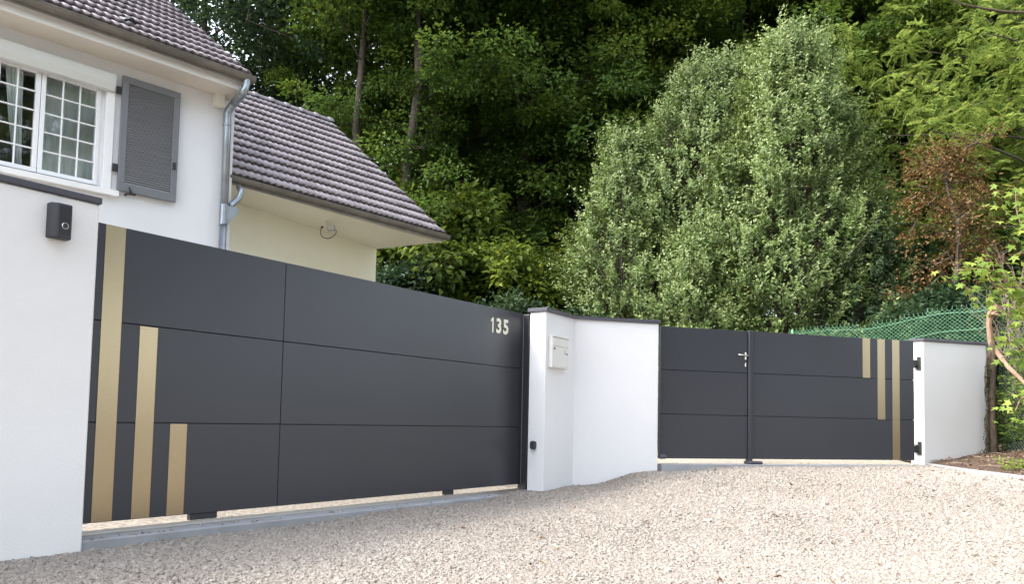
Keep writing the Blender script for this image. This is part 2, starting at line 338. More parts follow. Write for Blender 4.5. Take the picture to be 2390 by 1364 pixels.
# intercom
ic = empty('video_intercom', LW.w(-.5, 0, .8)); tag(ic, 'black video doorbell box with round button on the left wall', 'intercom')
LS = Frame(LW.w(0, -.014, 0), LW.g)
s0, z0 = LS.hit(109, 553, .03); s1, z1 = LS.hit(160, 475, .03); sA, zA = LS.hit(131, 470, .05); zB = LS.hit(160, 553, .03)[1]
ww = .115; sc_ = (LS.hit(108, 510)[0]+LS.hit(158, 510)[0])/2+.0
prof = [(sc_-ww/2+.0, 0), (sc_-ww/2, .045), (sc_-ww/2+.03, .07), (sc_+ww/2-.012, .07), (sc_+ww/2, .05), (sc_+ww/2, 0)]
zt = LS.hit(131, 472, .06)[1]; zb = LS.hit(131, 554, .06)[1]
bm = prism_bm([(LS.P+LS.g*a+LS.n*b) for a, b in prof], zb, zt, .004)
frombm('body', bm, M['black2'], ic)
fbox('lens_panel', LS, sc_-ww/2+.034, sc_+ww/2-.014, .068, .072, zb+(zt-zb)*.53, zt-.012, M['black'], ic, .001)
fbox('key_panel', LS, sc_-ww/2+.034, sc_+ww/2-.014, .068, .0715, zb+.02, zb+(zt-zb)*.51, M['black'], ic, .001)
cbt = LS.w(sc_+.013, .073, zb+(zt-zb)*.36)
bm = bmesh.new(); nn = Vector((LS.n.x, LS.n.y, 0)); tt = Vector((LS.g.x, LS.g.y, 0)); ring = []
for k in range(25): a = 2*math.pi*k/24; ring.append(cbt+(tt*math.cos(a)+Vector((0, 0, 1))*math.sin(a))*.0165)
tube_bm(ring, .0022, 6, bm, False); frombm('button_ring', bm, M['steel'], ic)
frombm('call_button', tube_bm([cbt-nn*.004, cbt+nn*.001], .013, 20), M['black2'], ic)

# ------------------------------------------------------------------ middle wall (pillar + angled wall)
def shrink(pts, o):
    n = len(pts); out = []; P = [Vector(p[:2]) for p in pts]
    for i in range(n):
        a, b, c = P[i-1], P[i], P[(i+1) % n]; e1 = (b-a).normalized(); e2 = (c-b).normalized()
        n1 = Vector((-e1.y, e1.x)); n2 = Vector((-e2.y, e2.x)); k = (n1+n2); k = k/max(.3, 1+n1.dot(n2)); out.append(b+k*o)
    return out
C1 = pz(1231.4, 720.5, 1.186); C2 = pz(1277, 717.3, 1.186); C3 = pz(1345, 737, 1.186); C4 = pz(1543, 748, 1.186)
foot = [C1, C2, C3, C4, Vector((1.655, 9.15)), Vector((.62, 8.93))]
mw = empty('entrance_wall', (.9, 8.8, -.7)); tag(mw, 'smooth white angled wall between the two gates, mailbox on it', 'wall')
zc = 1.186
frombm('wall_body', prism_bm(shrink(foot, .02), -1.1, zc-.040, .006), M['render'], mw)
frombm('coping', prism_bm(foot, zc-.041, zc, .004), M['cap'], mw)
# right pillar wall
D1 = pz(2120, 792, 1.186); D2 = pz(2156, 789.6, 1.186); D3 = pz(2307, 800, 1.186)
footr = [D1, D2, D3, Vector((D3.x-.06, D3.y+.19)), Vector((D2.x-.02, D2.y+.28))]
rw = empty('pillar_wall', (5.8, 10.4, -.45)); tag(rw, 'white wall right of the double gate, with hinges and a grey coping', 'wall')
frombm('wall_body', prism_bm(shrink(footr, .02), -1.1, zc-.036, .006), M['render'], rw)
frombm('coping', prism_bm(footr, zc-.037, zc, .004), M['cap'], rw)

# ------------------------------------------------------------------ sliding gate
ga = empty('sliding_gate', G1.w(2.2, 0, -.66)); tag(ga, 'long anthracite sliding gate with three gold strips and number 135', 'gate')
zl = [-.660, -.060, .556, 1.148]; ss = [-.28, 1.383, 4.512]; gp = .003
fbox('frame', G1, -.276, 4.508, -.06, -.022, -.655, 1.142, M['gate_dark'], ga)
for i in range(2):
    for j in range(3):
        fbox('panel', G1, ss[i]+(gp if i else 0), ss[i+1]-(0 if i else gp), -.0215, 0, zl[j]+(gp if j else 0), zl[j+1]-(gp if j < 2 else 0), M['gate'], ga, .0012)
for (a, b, z0, z1) in ((.030, .155, -.657, 1.147), (.275, .395, -.657, .549), (.510, .630, -.657, -.064)):
    fbox('inlay_strip', G1, a, b, .0002, .0035, z0, z1, M['gold'], ga, .0008)
for s0, s1 in ((.69, .89), (3.30, 3.42)):
    fbox('roller_housing', G1, s0, s1, -.05, -.004, -.703, -.6605, M['gate_dark'], ga, .004)
fbox('end_profile', G1, 4.514, 4.522, -.05, .0, -.655, 1.14, M['steel'], ga, .001)
def numeral(ch, s, zc_, h):
    if ch == '1':
        P_ = [(.16, 0), (.30, 0), (.30, 1), (.19, 1), (.15, .93), (.08, .86), (0, .82), (0, .69), (.09, .725), (.16, .775)]
        bm = bmesh.new(); A = [bm.verts.new(G1.w(s+x*h*.95, .001, zc_+y*h)) for x, y in P_]; B = [bm.verts.new(G1.w(s+x*h*.95, .006, zc_+y*h)) for x, y in P_]
        bm.faces.new(A); bm.faces.new(B)
        for k in range(len(P_)): bm.faces.new((A[k], A[(k+1) % len(P_)], B[(k+1) % len(P_)], B[k]))
        return frombm('numeral', bm, M['steel_num'], ga)
    cu_ = bpy.data.curves.new('num', 'FONT'); cu_.body = ch; cu_.size = 1; cu_.offset = .032; cu_.extrude = .02
    t = bpy.data.objects.new('num', cu_); col.objects.link(t)
    dg = bpy.context.evaluated_depsgraph_get(); me = bpy.data.meshes.new_from_object(t.evaluated_get(dg)); bpy.data.objects.remove(t)
    vs = [v.co.copy() for v in me.vertices]; x0 = min(v.x for v in vs); y0 = min(v.y for v in vs); y1 = max(v.y for v in vs); k = h/(y1-y0)
    for v in me.vertices:
        q = v.co; v.co = G1.w(s+(q.x-x0)*k*.95, .004+q.z*k*.8, zc_+(q.y-y0)*k)
    me.materials.clear(); link('numeral', me, M['steel_num'], ga)
M['steel_num'] = mat('pale_satin_numeral', (.62, .60, .50), .45, metal=.6)
hN = .155; sN, zN = G1.hit(1145, 778)
sN = G1.hit(1144, 762)[0]; zN = (G1.hit(1187, 783)[1])
numeral('1', sN+.005, zN, hN); numeral('3', G1.hit(1157.5, 765)[0], zN, hN); numeral('5', G1.hit(1173.5, 765)[0], zN, hN)
# guide post beside the pillar
gpst = empty('gate_post', G1.w(4.56, 0, -.7)); tag(gpst, 'slim dark grey receiving post where the sliding gate meets the white pillar', 'gate post')
fbox('post', G1, 4.532, 4.60, -.05, .055, -.735, 1.135, M['gate'], gpst, .003)
frombm('bolt', tube_bm([G1.w(4.566, .052, -.55), G1.w(4.566, .060, -.55)], .009, 8), M['steel'], gpst)
frombm('cap_plate', fbox_bm(G1, 4.53, 4.602, -.052, .057, 1.135, 1.141), M['steel'], gpst)

# ------------------------------------------------------------------ double gate: two leaves
zr = [-.392, .120, .632, 1.137]
def leaf(name, label, s0, s1):
    e = empty(name, G2.w((s0+s1)/2, 0, -.4)); tag(e, label, 'gate leaf', 'leaves of the double gate')
    fbox('frame', G2, s0+.004, s1-.004, -.055, -.02, -.388, 1.132, M['gate_dark'], e)
    for j in range(3):
        fbox('panel', G2, s0, s1, -.0195, 0, zr[j]+(gp if j else 0), zr[j+1]-(gp if j < 2 else 0), M['gate'], e, .0012)
    return e
l1 = leaf('gate_leaf', 'left leaf of the double gate, plain anthracite with lever handle', 0, 1.143)
l2 = leaf('gate_leaf', 'right leaf of the double gate, with three olive gold strips', 1.222, 3.580)
fbox('centre_post', G2, 1.150, 1.205, -.05, .022, -.43, 1.143, M['gate'], l1, .006)
fbox('edge_bead', G2, 1.207, 1.220, -.03, .010, -.39, 1.137, M['gate'], l2, .002)
for (a, b, z0, z1) in ((2.794, 2.905, .636, 1.136), (3.018, 3.130, .117, 1.136), (3.243, 3.354, -.391, 1.136)):
    fbox('inlay_strip', G2, a, b, .0002, .0035, z0, z1, M['gold'], l2, .0008)
frombm('handle', tube_bm([G2.w(1.118, .0, .837), G2.w(1.118, .045, .837), G2.w(1.105, .052, .838), G2.w(.99, .052, .842)], [.011, .009, .0095, .0085], 10), M['steel'], l1, True)
frombm('rosette', fbox_bm(G2, 1.107, 1.129, .0, .009, .79, .88, .004), M['steel'], l1)
frombm('lock_cylinder', fbox_bm(G2, 1.109, 1.128, .0, .009, .705, .755, .004), M['steel'], l1)
frombm('keyhole', fbox_bm(G2, 1.115, 1.122, .0088, .0096, .715, .745), M['black'], l1)
st = frombm('gate_stop', fbox_bm(G2, -.04, .045, .01, .09, -.395, -.345, .014), M['cap']); tag(st, 'small grey rounded gate stop at the foot of the middle wall', 'gate stop')
# hinges (on the pillar face)
fd = Vector((D2.x-D1.x, D2.y-D1.y)).normalized(); HF = Frame((D2.x, D2.y), fd)
for z in (.86, -.24):
    h = empty('hinge', HF.w(-.08, 0, z)); h.parent = rw; h.matrix_parent_inverse = wm(rw).inverted()
    fbox('plate', HF, -.092, -.048, -.02, .0, z-.085, z+.085, M['iron'], h, .003)
    fbox('bracket', HF, -.135, -.09, -.02, .03, z-.055, z+.045, M['iron'], h, .004)
    frombm('pin', tube_bm([HF.w(-.112, .038, z-.04), HF.w(-.112, .038, z+.035)], .012, 10), M['steel'], h, True)
    frombm('gate_bracket', fbox_bm(G2, 3.56, 3.66, -.05, -.01, z-.035, z+.03, .003), M['iron'], h)

# ------------------------------------------------------------------ mailbox, photocell
MB = Frame((C2.x, C2.y), (C3.x-C2.x, C3.y-C2.y)); 
a0 = MB.hit(1292, 823, .04)[0]; a1 = MB.hit(1329, 823, .04)[0]; zt = MB.hit(1310, 789, .04)[1]; zb = MB.hit(1310, 861, .04)[1]
mb = empty('mailbox', MB.w((a0+a1)/2, 0, zb)); tag(mb, 'ivory metal mailbox on the white entrance wall', 'mailbox')
fbox('body', MB, a0, a1, -.021, .024, zb, zt, M['letter'], mb, .004)
fbox('flap', MB, a0+.008, a1-.008, .0235, .031, zt-.095, zt-.012, M['letter'], mb, .003)
fbox('door', MB, a0+.008, a1-.008, .0235, .029, zb+.012, zt-.101, M['letter'], mb, .003)
fbox('rim', MB, a0-.004, a1+.004, -.02, .037, zt, zt+.008, M['ivory'], mb, .002)
frombm('lock', tube_bm([MB.w(a0+.04, .028, zt-.125), MB.w(a0+.04, .037, zt-.125)], .011, 12), M['black2'], mb)
bm = fbox_bm(MB, a1-.09, a1-.084, .029, .0302, zt-.165, zt-.125); fbox_bm(MB, a1-.084, a1-.066, .029, .0302, zt-.165, zt-.160, 0, bm)
frombm('mark', bm, M['black2'], mb)
fbox('name_plate', MB, a1-.055, a1-.022, .029, .0305, zt-.172, zt-.158, M['black2'], mb)
PF = Frame((C1.x, C1.y), (C2.x-C1.x, C2.y-C1.y))
a0 = PF.hit(1241, 1040, -.02)[0]; a1 = PF.hit(1252.5, 1040, -.02)[0]; zt = PF.hit(1247, 1030, 0)[1]; zb = PF.hit(1247, 1050.5, 0)[1]
pts = []
for k in range(16):
    a = 2*math.pi*k/16; cx = math.cos(a); sx = math.sin(a)
    pts.append(((a0+a1)/2+(a1-a0)/2*abs(cx)**.6*math.copysign(1, cx), (zt+zb)/2+(zt-zb)/2*abs(sx)**.55*math.copysign(1, sx)))
bm = bmesh.new(); rings = []
for d, k in ((-.021, .94), (.012, 1), (.026, .86)):
    rings.append([bm.verts.new(PF.w((a0+a1)/2+(p[0]-(a0+a1)/2)*k, d, (zt+zb)/2+(p[1]-(zt+zb)/2)*k)) for p in pts])
for i in range(2):
    for k in range(16): bm.faces.new((rings[i][k], rings[i][(k+1) % 16], rings[i+1][(k+1) % 16], rings[i+1][k]))
bm.faces.new(rings[0]); bm.faces.new(rings[2])
o = frombm('photocell', bm, M['black2']); tag(o, 'small black oval photocell low on the white pillar by the sliding gate', 'photocell')

# ------------------------------------------------------------------ roof tiles
def tile_mesh(wd, ln, th=.014, amp=.026):
    n = 10; V = []; 
    for k in range(n+1):
        x = wd*k/n; ph = 2*math.pi*(k/n)*2; hgt = amp*(.5-.5*math.cos(ph))**1.3
        V += [(x, 0, hgt+.042), (x, ln, hgt*.8+.002), (x, .010, hgt*.8+.022), (x, .05, hgt*.6-.002)]
    Fc = []
    for k in range(n):
        a = 4*k; b = 4*(k+1); Fc.append((a, b, b+1, a+1)); Fc.append((a+2, b+2, b, a)); Fc.append((a+3, b+3, b+2, a+2))
    me = bpy.data.meshes.new('tile'); me.from_pydata(V, [], Fc); me.materials.append(M['tile'])
    me.polygons.foreach_set('use_smooth', [i % 3 == 0 for i in range(len(Fc))]); return me
def roof_tiles(parent, EL, ER, RL, RR, cols, rows, tm, wd, ln, cull=None):
    """bilinear tiling of a slope between eave (EL,ER) and ridge (RL,RR)"""
    EL, ER, RL, RR = map(Vector, (EL, ER, RL, RR)); cnt = 0
    for j in range(rows):
        tj = j/rows
        for i in range(cols):
            p = (EL.lerp(ER, i/cols)).lerp(RL.lerp(RR, i/cols), tj)
            x = (EL.lerp(ER, (i+1)/cols)).lerp(RL.lerp(RR, (i+1)/cols), tj)-p
            y = RL.lerp(RR, i/cols)-EL.lerp(ER, i/cols)
            if cull and cull(p+x*.5): continue
            sx = x.length/wd; y = y.normalized(); x = x.normalized(); zn = x.cross(y).normalized(); yy = zn.cross(x)
            mm = Matrix.Identity(4)
            for r in range(3): mm[r][0] = x[r]*sx; mm[r][1] = yy[r]; mm[r][2] = zn[r]; mm[r][3] = p[r]+zn[r]*random.uniform(-.002, .003)
            o = bpy.data.objects.new('tile', tm); col.objects.link(o); o.parent = parent; o.matrix_parent_inverse = wm(parent).inverted(); o.matrix_basis = mm; cnt += 1
    return cnt
def gutter(name, A, B, rad, mt, parent, outn, brackets):
    A = Vector(A); B = Vector(B); t = (B-A).normalized(); up = Vector((0, 0, 1)); on = (outn-t*outn.dot(t)).normalized()
    def half(P, r, a0=-math.pi, a1=0, n=10):
        return [P+(on*math.cos(a0+(a1-a0)*k/n)+up*math.sin(a0+(a1-a0)*k/n))*r for k in range(n+1)]
    bm = bmesh.new()
    def shell(P, Q, r, th):
        o0 = [bm.verts.new(p) for p in half(P, r)]; o1 = [bm.verts.new(p) for p in half(Q, r)]
        i0 = [bm.verts.new(p) for p in half(P, r-th)]; i1 = [bm.verts.new(p) for p in half(Q, r-th)]
        for k in range(10):
            bm.faces.new((o0[k], o0[k+1], o1[k+1], o1[k])); bm.faces.new((i0[k], i0[k+1], i1[k+1], i1[k]))
            bm.faces.new((o0[k], o0[k+1], i0[k+1], i0[k])); bm.faces.new((o1[k], o1[k+1], i1[k+1], i1[k]))
        bm.faces.new((o0[0], o1[0], i1[0], i0[0])); bm.faces.new((o0[-1], o1[-1], i1[-1], i0[-1]))
    shell(A, B, rad, .004)
    bm.faces.new([bm.verts.new(p) for p in half(B, rad-.001)])
    tube_bm([A+on*rad, B+on*rad], .007, 6, bm)
    g_ = frombm(name, bm, mt, parent, False)
    for s in brackets:
        bm = bmesh.new(); P = A+t*s; shell(P, P+t*.018, rad+.005, .006); frombm('bracket', bm, mt, g_)
    return g_
UP = Vector((0, 0, 1))

# ------------------------------------------------------------------ main house
hs_ = empty('house', HO.w(0, 0, -.8)); tag(hs_, 'white house with brown tiled roof behind the left end of the sliding gate', 'house')
cs = HO.hit(541, 420)[0]                                            # right corner of the front wall
zsof = HO.hit(530, 231)[1]
WZ0, WZ1, WS0, WS1 = 2.352, 3.46, -1.30, -.105
bm = fbox_bm(HO, -6, WS0, -.3, 0, -1.2, 4.1); fbox_bm(HO, WS0, WS1, -.3, 0, -1.2, WZ0, 0, bm); fbox_bm(HO, WS0, WS1, -.3, 0, WZ1, 4.1, 0, bm); fbox_bm(HO, WS1, cs, -.3, 0, -1.2, 4.1, 0, bm)
fbox_bm(HO, cs-.3, cs-.001, -7.5, -.301, -1.2, 4.1, 0, bm)
frombm('wall', bm, M['render'], hs_)
def hp(u, v, z): q = pz(u, v, z); return (Vector((q.x, q.y))-HO.P).dot(HO.n)
dF = hp(566, 211, zsof); sE = (Vector(pz(585, 211, zsof)[:2])-HO.P).dot(HO.g)
frombm('soffit', fbox_bm(HO, -6, sE, 0.002, dF-.02, zsof, zsof+.02), M['soffit'], hs_)
zft = HO.hit(568, 190, dF)[1]
frombm('fascia', fbox_bm(HO, -6, sE, dF-.02, dF, zsof-.003, zft+.03, .003), M['white_wood'], hs_)
# gutter: top lip seen from (98.5,0) to (599,184)
rg = .062; dG = dF+.012+rg; sG = HO.hit(599, 184, dG+rg)[0]; zG = HO.hit(350, 92, dG+rg)[1]
gutter('gutter', HO.w(-6, dG, zG), HO.w(sG, dG, zG), rg, M['gutter'], hs_, Vector((*HO.n, 0)), [6+HO.hit(u, v, dG+rg)[0] for u, v in ((130, 12), (215, 42), (300, 72), (375, 100), (441, 126), (455, 131), (524, 158))])
# gable end plane: rake passes (586,172) and (385,0)
sR, zR = HO.hit(586, 172, dG); d_ = ray(385, 0)
gn = Vector((HO.g.x, HO.g.y, 0)); P0 = HO.w(sR, 0, 0); T = d_*(P0.dot(gn)/d_.dot(gn)); dT = (Vector((T.x, T.y))-HO.P).dot(HO.n)
dE = dG; zE = zG+.012; slope = (T.z-zE)/(dE-dT); print('main roof slope', math.degrees(math.atan(slope)), 'T', T, 'depthrun', dE-dT)
run = 3.6; rows = int(run*math.sqrt(1+slope*slope)/.285)
EL = HO.w(-5.6, dE, zE); ER = HO.w(sR, dE, zE); RL = HO.w(-5.6, dE-run, zE+run*slope); RR = HO.w(sR, dE-run, zE+run*slope)
roof = frombm('roof', hex_bm([HO.w(-5.6, dE, zE-.10), HO.w(sR-.02, dE, zE-.10), HO.w(sR-.02, dE-run, zE+run*slope-.10), HO.w(-5.6, dE-run, zE+run*slope-.10),
      HO.w(-5.6, dE, zE-.008), HO.w(sR-.02, dE, zE-.008), HO.w(sR-.02, dE-run, zE+run*slope-.008), HO.w(-5.6, dE-run, zE+run*slope-.008)]), M['gutter'], hs_)
def proj(p):
    d = Vector(p); k = d.dot(fw); return 1195+F*d.dot(cr)/k, 874-F*d.dot(cu)/k
cols = int((sR+5.6)/.186); tm = tile_mesh(.186, .32)
def cullm(p):
    u, v = proj(p); return v < -130 or u < -250
print('main tiles', roof_tiles(roof, EL, ER, RL, RR, cols, rows, tm, .186, .32, cullm))
# verge board of the gable
frombm('verge_board', hex_bm([HO.w(sR-.07, dE-.06, zE-.20), HO.w(sR-.045, dE-.06, zE-.20), HO.w(sR-.045, dE-run, zE+(run-.06)*slope-.17), HO.w(sR-.07, dE-run, zE+(run-.06)*slope-.17),
      HO.w(sR-.07, dE-.06, zE-.02), HO.w(sR-.045, dE-.06, zE-.02), HO.w(sR-.045, dE-run, zE+(run-.06)*slope+.0), HO.w(sR-.07, dE-run, zE+(run-.06)*slope+.0)]), M['white_wood'], hs_)
# roof vent tile
sv, zv = HO.hit(312, 62, dE-.25)
vb = bmesh.new(); base = HO.w(sv, dE-.30, zE+.30*slope+.035); sg = Vector((HO.g.x, HO.g.y, 0)); sn = (Vector((-HO.n.x, -HO.n.y, 0))+UP*slope).normalized(); nn_ = sg.cross(sn)
ra = []; rb = []
for k in range(9):
    a = math.pi*k/8; ra.append(vb.verts.new(base+sg*math.cos(a)*.10+nn_*math.sin(a)*.055)); rb.append(vb.verts.new(base+sn*.2+sg*math.cos(a)*.09+nn_*math.sin(a)*.01))
for k in range(8): vb.faces.new((ra[k], ra[k+1], rb[k+1], rb[k]))
vb.faces.new(ra); frombm('vent_tile', vb, M['gate_dark'], roof)
# window
wi = empty('window', HO.w(-.7, 0, WZ0)); wi.parent = hs_; wi.matrix_parent_inverse = wm(hs_).inverted()
dw = -.045
fr = fbox_bm(HO, WS0, WS1, dw-.06, dw-.005, WZ0, WZ0+.03); fbox_bm(HO, WS1-.03, WS1, dw-.06, dw-.005, WZ0+.03, WZ1, 0, fr); fbox_bm(HO, WS0, WS0+.03, dw-.06, dw-.005, WZ0+.03, WZ1, 0, fr)
frombm('frame', fr, M['pvc'], wi)
zt_w = 3.44; cm = -.705
for (a, b) in ((WS0+.032, cm-.003), (cm+.003, WS1-.033)):
    z0 = WZ0+.034; t = .042
    fr = fbox_bm(HO, a, b, dw-.05, dw+.012, z0, z0+t, .004); fbox_bm(HO, a, b, dw-.05, dw+.012, zt_w-t, zt_w, .004, fr)
    fbox_bm(HO, a, a+t, dw-.05, dw+.012, z0+t, zt_w-t, .004, fr); fbox_bm(HO, b-t, b, dw-.05, dw+.012, z0+t, zt_w-t, .004, fr)
    frombm('sash', fr, M['pvc'], wi)
    pw = (b-a-2*t)/3; ph = (zt_w-z0-2*t)/5
    for k in (1, 2): fbox('muntin', HO, a+t+pw*k-.007, a+t+pw*k+.007, dw-.018, dw+.004, z0+t, zt_w-t, M['pvc'], wi, .003)
    for k in (1, 2, 3, 4): fbox('muntin', HO, a+t, b-t, dw-.016, dw+.002, z0+t+ph*k-.007, z0+t+ph*k+.007, M['pvc'], wi, .003)
    for i in range(3):
        for j in range(5):
            x0 = a+t+pw*i; y0 = z0+t+ph*j; e1, e2 = random.uniform(-.0015, .0015), random.uniform(-.0015, .0015)
            bm = bmesh.new(); bm.faces.new([bm.verts.new(HO.w(*q)) for q in ((x0, dw-.025+e1, y0), (x0+pw, dw-.025+e2, y0), (x0+pw, dw-.025-e1, y0+ph), (x0, dw-.025-e2, y0+ph))])
            frombm('pane', bm, M['glass'], wi)
frombm('sill', fbox_bm(HO, WS0-.2, .052, .0, .065, 2.288, 2.350, .006), M['white_wood'], hs_)
bm = fbox_bm(HO, WS1-.002, -.02, .002, .022, 2.352, 3.40, .004); frombm('window_surround', bm, M['white_wood'], hs_)
pr = [(.0, 3.585), (.10, 3.572), (.10, 3.475), (.065, 3.405), (.0, 3.400)]
bm = bmesh.new(); sa, sb = -2.2, -.047
A_ = [bm.verts.new(HO.w(sa, d, z)) for d, z in pr]; B_ = [bm.verts.new(HO.w(sb, d, z)) for d, z in pr]; bm.faces.new(A_); bm.faces.new(B_)
for k in range(5): bm.faces.new((A_[k], A_[(k+1) % 5], B_[(k+1) % 5], B_[k]))
frombm('roller_blind_box', bm, M['box_grey'], hs_)
# room behind
bm = fbox_bm(HO, WS0-.5, WS1+.5, -2.2, -.31, 1.4, 3.9); bmesh.ops.delete(bm, geom=[f for f in bm.faces if abs((Vector((*HO.n, 0))).dot(f.calc_center_median()-HO.w(0, -.31, 0))) < .01], context='FACES')
frombm('room', bm, M['room'], hs_)
def curtain(s_top0, s_top1, s_b0, s_b1, d):
    bm = bmesh.new(); n = 40; t_ = []; b_ = []; mid = []
    for k in range(n+1):
        f_ = k/n; wv = .012*math.sin(f_*n*.9)+.006*math.sin(f_*17)
        t_.append(bm.verts.new(HO.w(s_top0+(s_top1-s_top0)*f_, d+wv, 3.5))); mid.append(bm.verts.new(HO.w((s_top0*.6+s_b0*.4)+((s_top1-s_top0)*.6+(s_b1-s_b0)*.4)*f_, d+wv*1.2, 2.9)))
        b_.append(bm.verts.new(HO.w(s_b0+(s_b1-s_b0)*f_, d+wv, 2.35)))
    for k in range(n): bm.faces.new((t_[k], t_[k+1], mid[k+1], mid[k])); bm.faces.new((mid[k], mid[k+1], b_[k+1], b_[k]))
    frombm('curtain', bm, M['curtain'], hs_, True)
curtain(-1.0, -.83, -.86, -.80, -.17); curtain(-.67, -.10, -.67, -.10, -.19)
# hinged shutter
sh = empty('shutter', HO.w(.34, .04, 2.36)); sh.parent = hs_; sh.matrix_parent_inverse = wm(hs_).inverted()
a, b, z0, z1 = .033, .655, 2.360, 3.608; t = .075
fr = fbox_bm(HO, a, b, .03, .062, z0, z0+.085, .003); fbox_bm(HO, a, b, .03, .062, z1-t, z1, .003, fr); fbox_bm(HO, a, a+t*.9, .03, .062, z0+.085, z1-t, .003, fr); fbox_bm(HO, b-t*.9, b, .03, .062, z0+.085, z1-t, .003, fr)
frombm('frame', fr, M['shutter'], sh)
ns = 42; ph = (z1-t-z0-.085)/ns
for k in range(ns):
    zz = z0+.085+ph*k; c8 = [HO.w(a+t*.9, .034, zz+.004), HO.w(b-t*.9, .034, zz+.004), HO.w(b-t*.9, .060, zz+.001), HO.w(a+t*.9, .060, zz+.001), HO.w(a+t*.9, .034, zz+ph+.002), HO.w(b-t*.9, .034, zz+ph+.002), HO.w(b-t*.9, .043, zz+ph-.003), HO.w(a+t*.9, .043, zz+ph-.003)]
    frombm('slat', hex_bm(c8), M['slat'], sh)
for z in (3.44, 2.60): fbox('hinge', HO, -.018, .034, .0225, .045, z-.04, z+.04, M['iron'], sh, .003)
fbox('bolt_catch', HO, .60, .628, .062, .085, 2.72, 2.80, M['iron'], sh, .004)
bm = tube_bm([HO.w(.13, .01, 2.335), HO.w(.13, .085, 2.335), HO.w(.21, .088, 2.34)], .012, 8); tube_bm([HO.w(.165, .088, 2.34), HO.w(.145, .08, 2.41)], [.013, .008], 8, bm)
frombm('shutter_stay', bm, M['iron'], sh, True)
# junction box
jb = empty('junction_box', HO.w(1.1, 0, 3.6)); tag(jb, 'small cream box under the eave beside the downpipe', 'electrical box')
j0 = HO.hit(505, 235, .1)[0]; jz1 = HO.hit(511, 214, .1)[1]; jz0 = HO.hit(511, 246, .1)[1]; j1 = HO.hit(524, 240, .1)[0]
fbox('housing', HO, j0, j1, 0, .09, jz0, jz1, M['ivory'], jb, .005); fbox('lid', HO, j0-.004, j1+.004, .088, .104, jz0-.004, jz1+.004, M['ivory'], jb, .003)
# downpipe
rp = .044
def hpt(u, v, d): s, z = HO.hit(u, v, d); return HO.w(s, d, z)
path = smooth_path([hpt(576, 178, dG), hpt(575, 195, dG), hpt(566, 219, dG-.03), hpt(546, 241, .13), hpt(532, 262, .065), hpt(530.5, 290, .06)], 6)
path += [hpt(523.5, 480, .06)]
dp = frombm('downpipe', tube_bm(path, rp, 14), M['zinc'], hs_, True)
bot = hpt(520, 575, .06); frombm('lower_pipe', tube_bm([hpt(521, 523, .06), Vector((bot.x, bot.y, -.75))], rp*.95, 14), M['zinc'], dp, True)
frombm('collar', tube_bm([hpt(529.8, 291, .06), hpt(529.6, 295, .06)], rp+.006, 14), M['zinc'], dp)
frombm('collar', tube_bm([hpt(521.1, 521, .06), hpt(521, 525, .06)], rp+.006, 14), M['zinc'], dp)
bm = tube_bm([hpt(523.5, 478, .06), hpt(521, 524, .06)], rp+.004, 14)
j0 = hpt(523, 480, .06); sgv = Vector((HO.g.x, HO.g.y, 0))
pp = [(0, 0), (.15, 0), (.16, -.05), (.14, -.09), (.04, -.2), (0, -.2)]
A_ = [bm.verts.new(j0+sgv*x+UP*z+Vector((*HO.n, 0))*.04) for x, z in pp]; B_ = [bm.verts.new(j0+sgv*x+UP*z-Vector((*HO.n, 0))*.04) for x, z in pp]
bm.faces.new(A_); bm.faces.new(B_)
for k in range(6): bm.faces.new((A_[k], A_[(k+1) % 6], B_[(k+1) % 6], B_[k]))
frombm('hopper_branch', bm, M['zinc'], dp)

# ------------------------------------------------------------------ lower wing
wg = empty('garage_annex', (-2.6, 11.5, -.8)); tag(wg, 'lower cream annex with brown tiled roof joined to the house', 'annex building')
gz = ray(2830, 1016); gz.z = 0; gz.normalize()
GA = pY(560, 413, 9.3); WF = Frame(GA, gz)
sGR, zGR = WF.hit(1052, 551.5); sGL, zGL = WF.hit(542, 409)
zEa = zGL+.014; zEb = zGR+.014
nW = Vector((WF.n.x, WF.n.y, 0)); print('wing gutter', sGL, zGL, sGR, zGR)
rgw = .062
A_ = WF.w(sGL-.02, -rgw, zGL-.0); B_ = WF.w(sGR, -rgw, zGR)
gut = gutter('gutter', A_, B_, rgw, M['gutter'], wg, nW, [WF.hit(u, v)[0]-(sGL-.02) for u, v in ((614, 430), (700, 455), (770, 474), (831, 491), (887, 507), (951, 525), (1000, 538))])
sRk, zRk = WF.hit(1040, 546, -rgw)
ER = WF.w(sRk, -rgw, zEb-.005); 
gp2 = ER.copy(); gdir = Vector((WF.g.x, WF.g.y, 0)); D = ray(772, 287); Tr = D*(ER.dot(gdir)/D.dot(gdir)); runw = (ER-Tr).dot(nW); print('wing ridge', Tr, runw)
RR = Tr; D = ray(577, 222); pn = nW; RLs = D*(Tr.dot(pn)/D.dot(pn)); lr = (RR-RLs).dot(gdir); zl_ = RLs.z; print('ridge L', RLs, lr)
Lw = sRk-sGL+.02
EL = ER-gdir*Lw; EL.z = zEa-.005; RL = RR-gdir*Lw; RL.z = RR.z+(zl_-RR.z)*Lw/lr
dn = Vector((0, 0, -.012)); dn2 = Vector((0, 0, -.10))
wroof = frombm('roof', hex_bm([p+q for q in (dn2, dn) for p in (EL, ER-gdir*.03, RR-gdir*.03, RL)]), M['gutter'], wg)
cw = round(Lw/.185); rw_ = 13
def cullw(p):
    u, v = proj(p); return u < 520 or (v < 215)
print('wing tiles', roof_tiles(wroof, EL, ER, RL, RR, cw, rw_, tile_mesh(Lw/cw, .32), Lw/cw, .32, cullw))
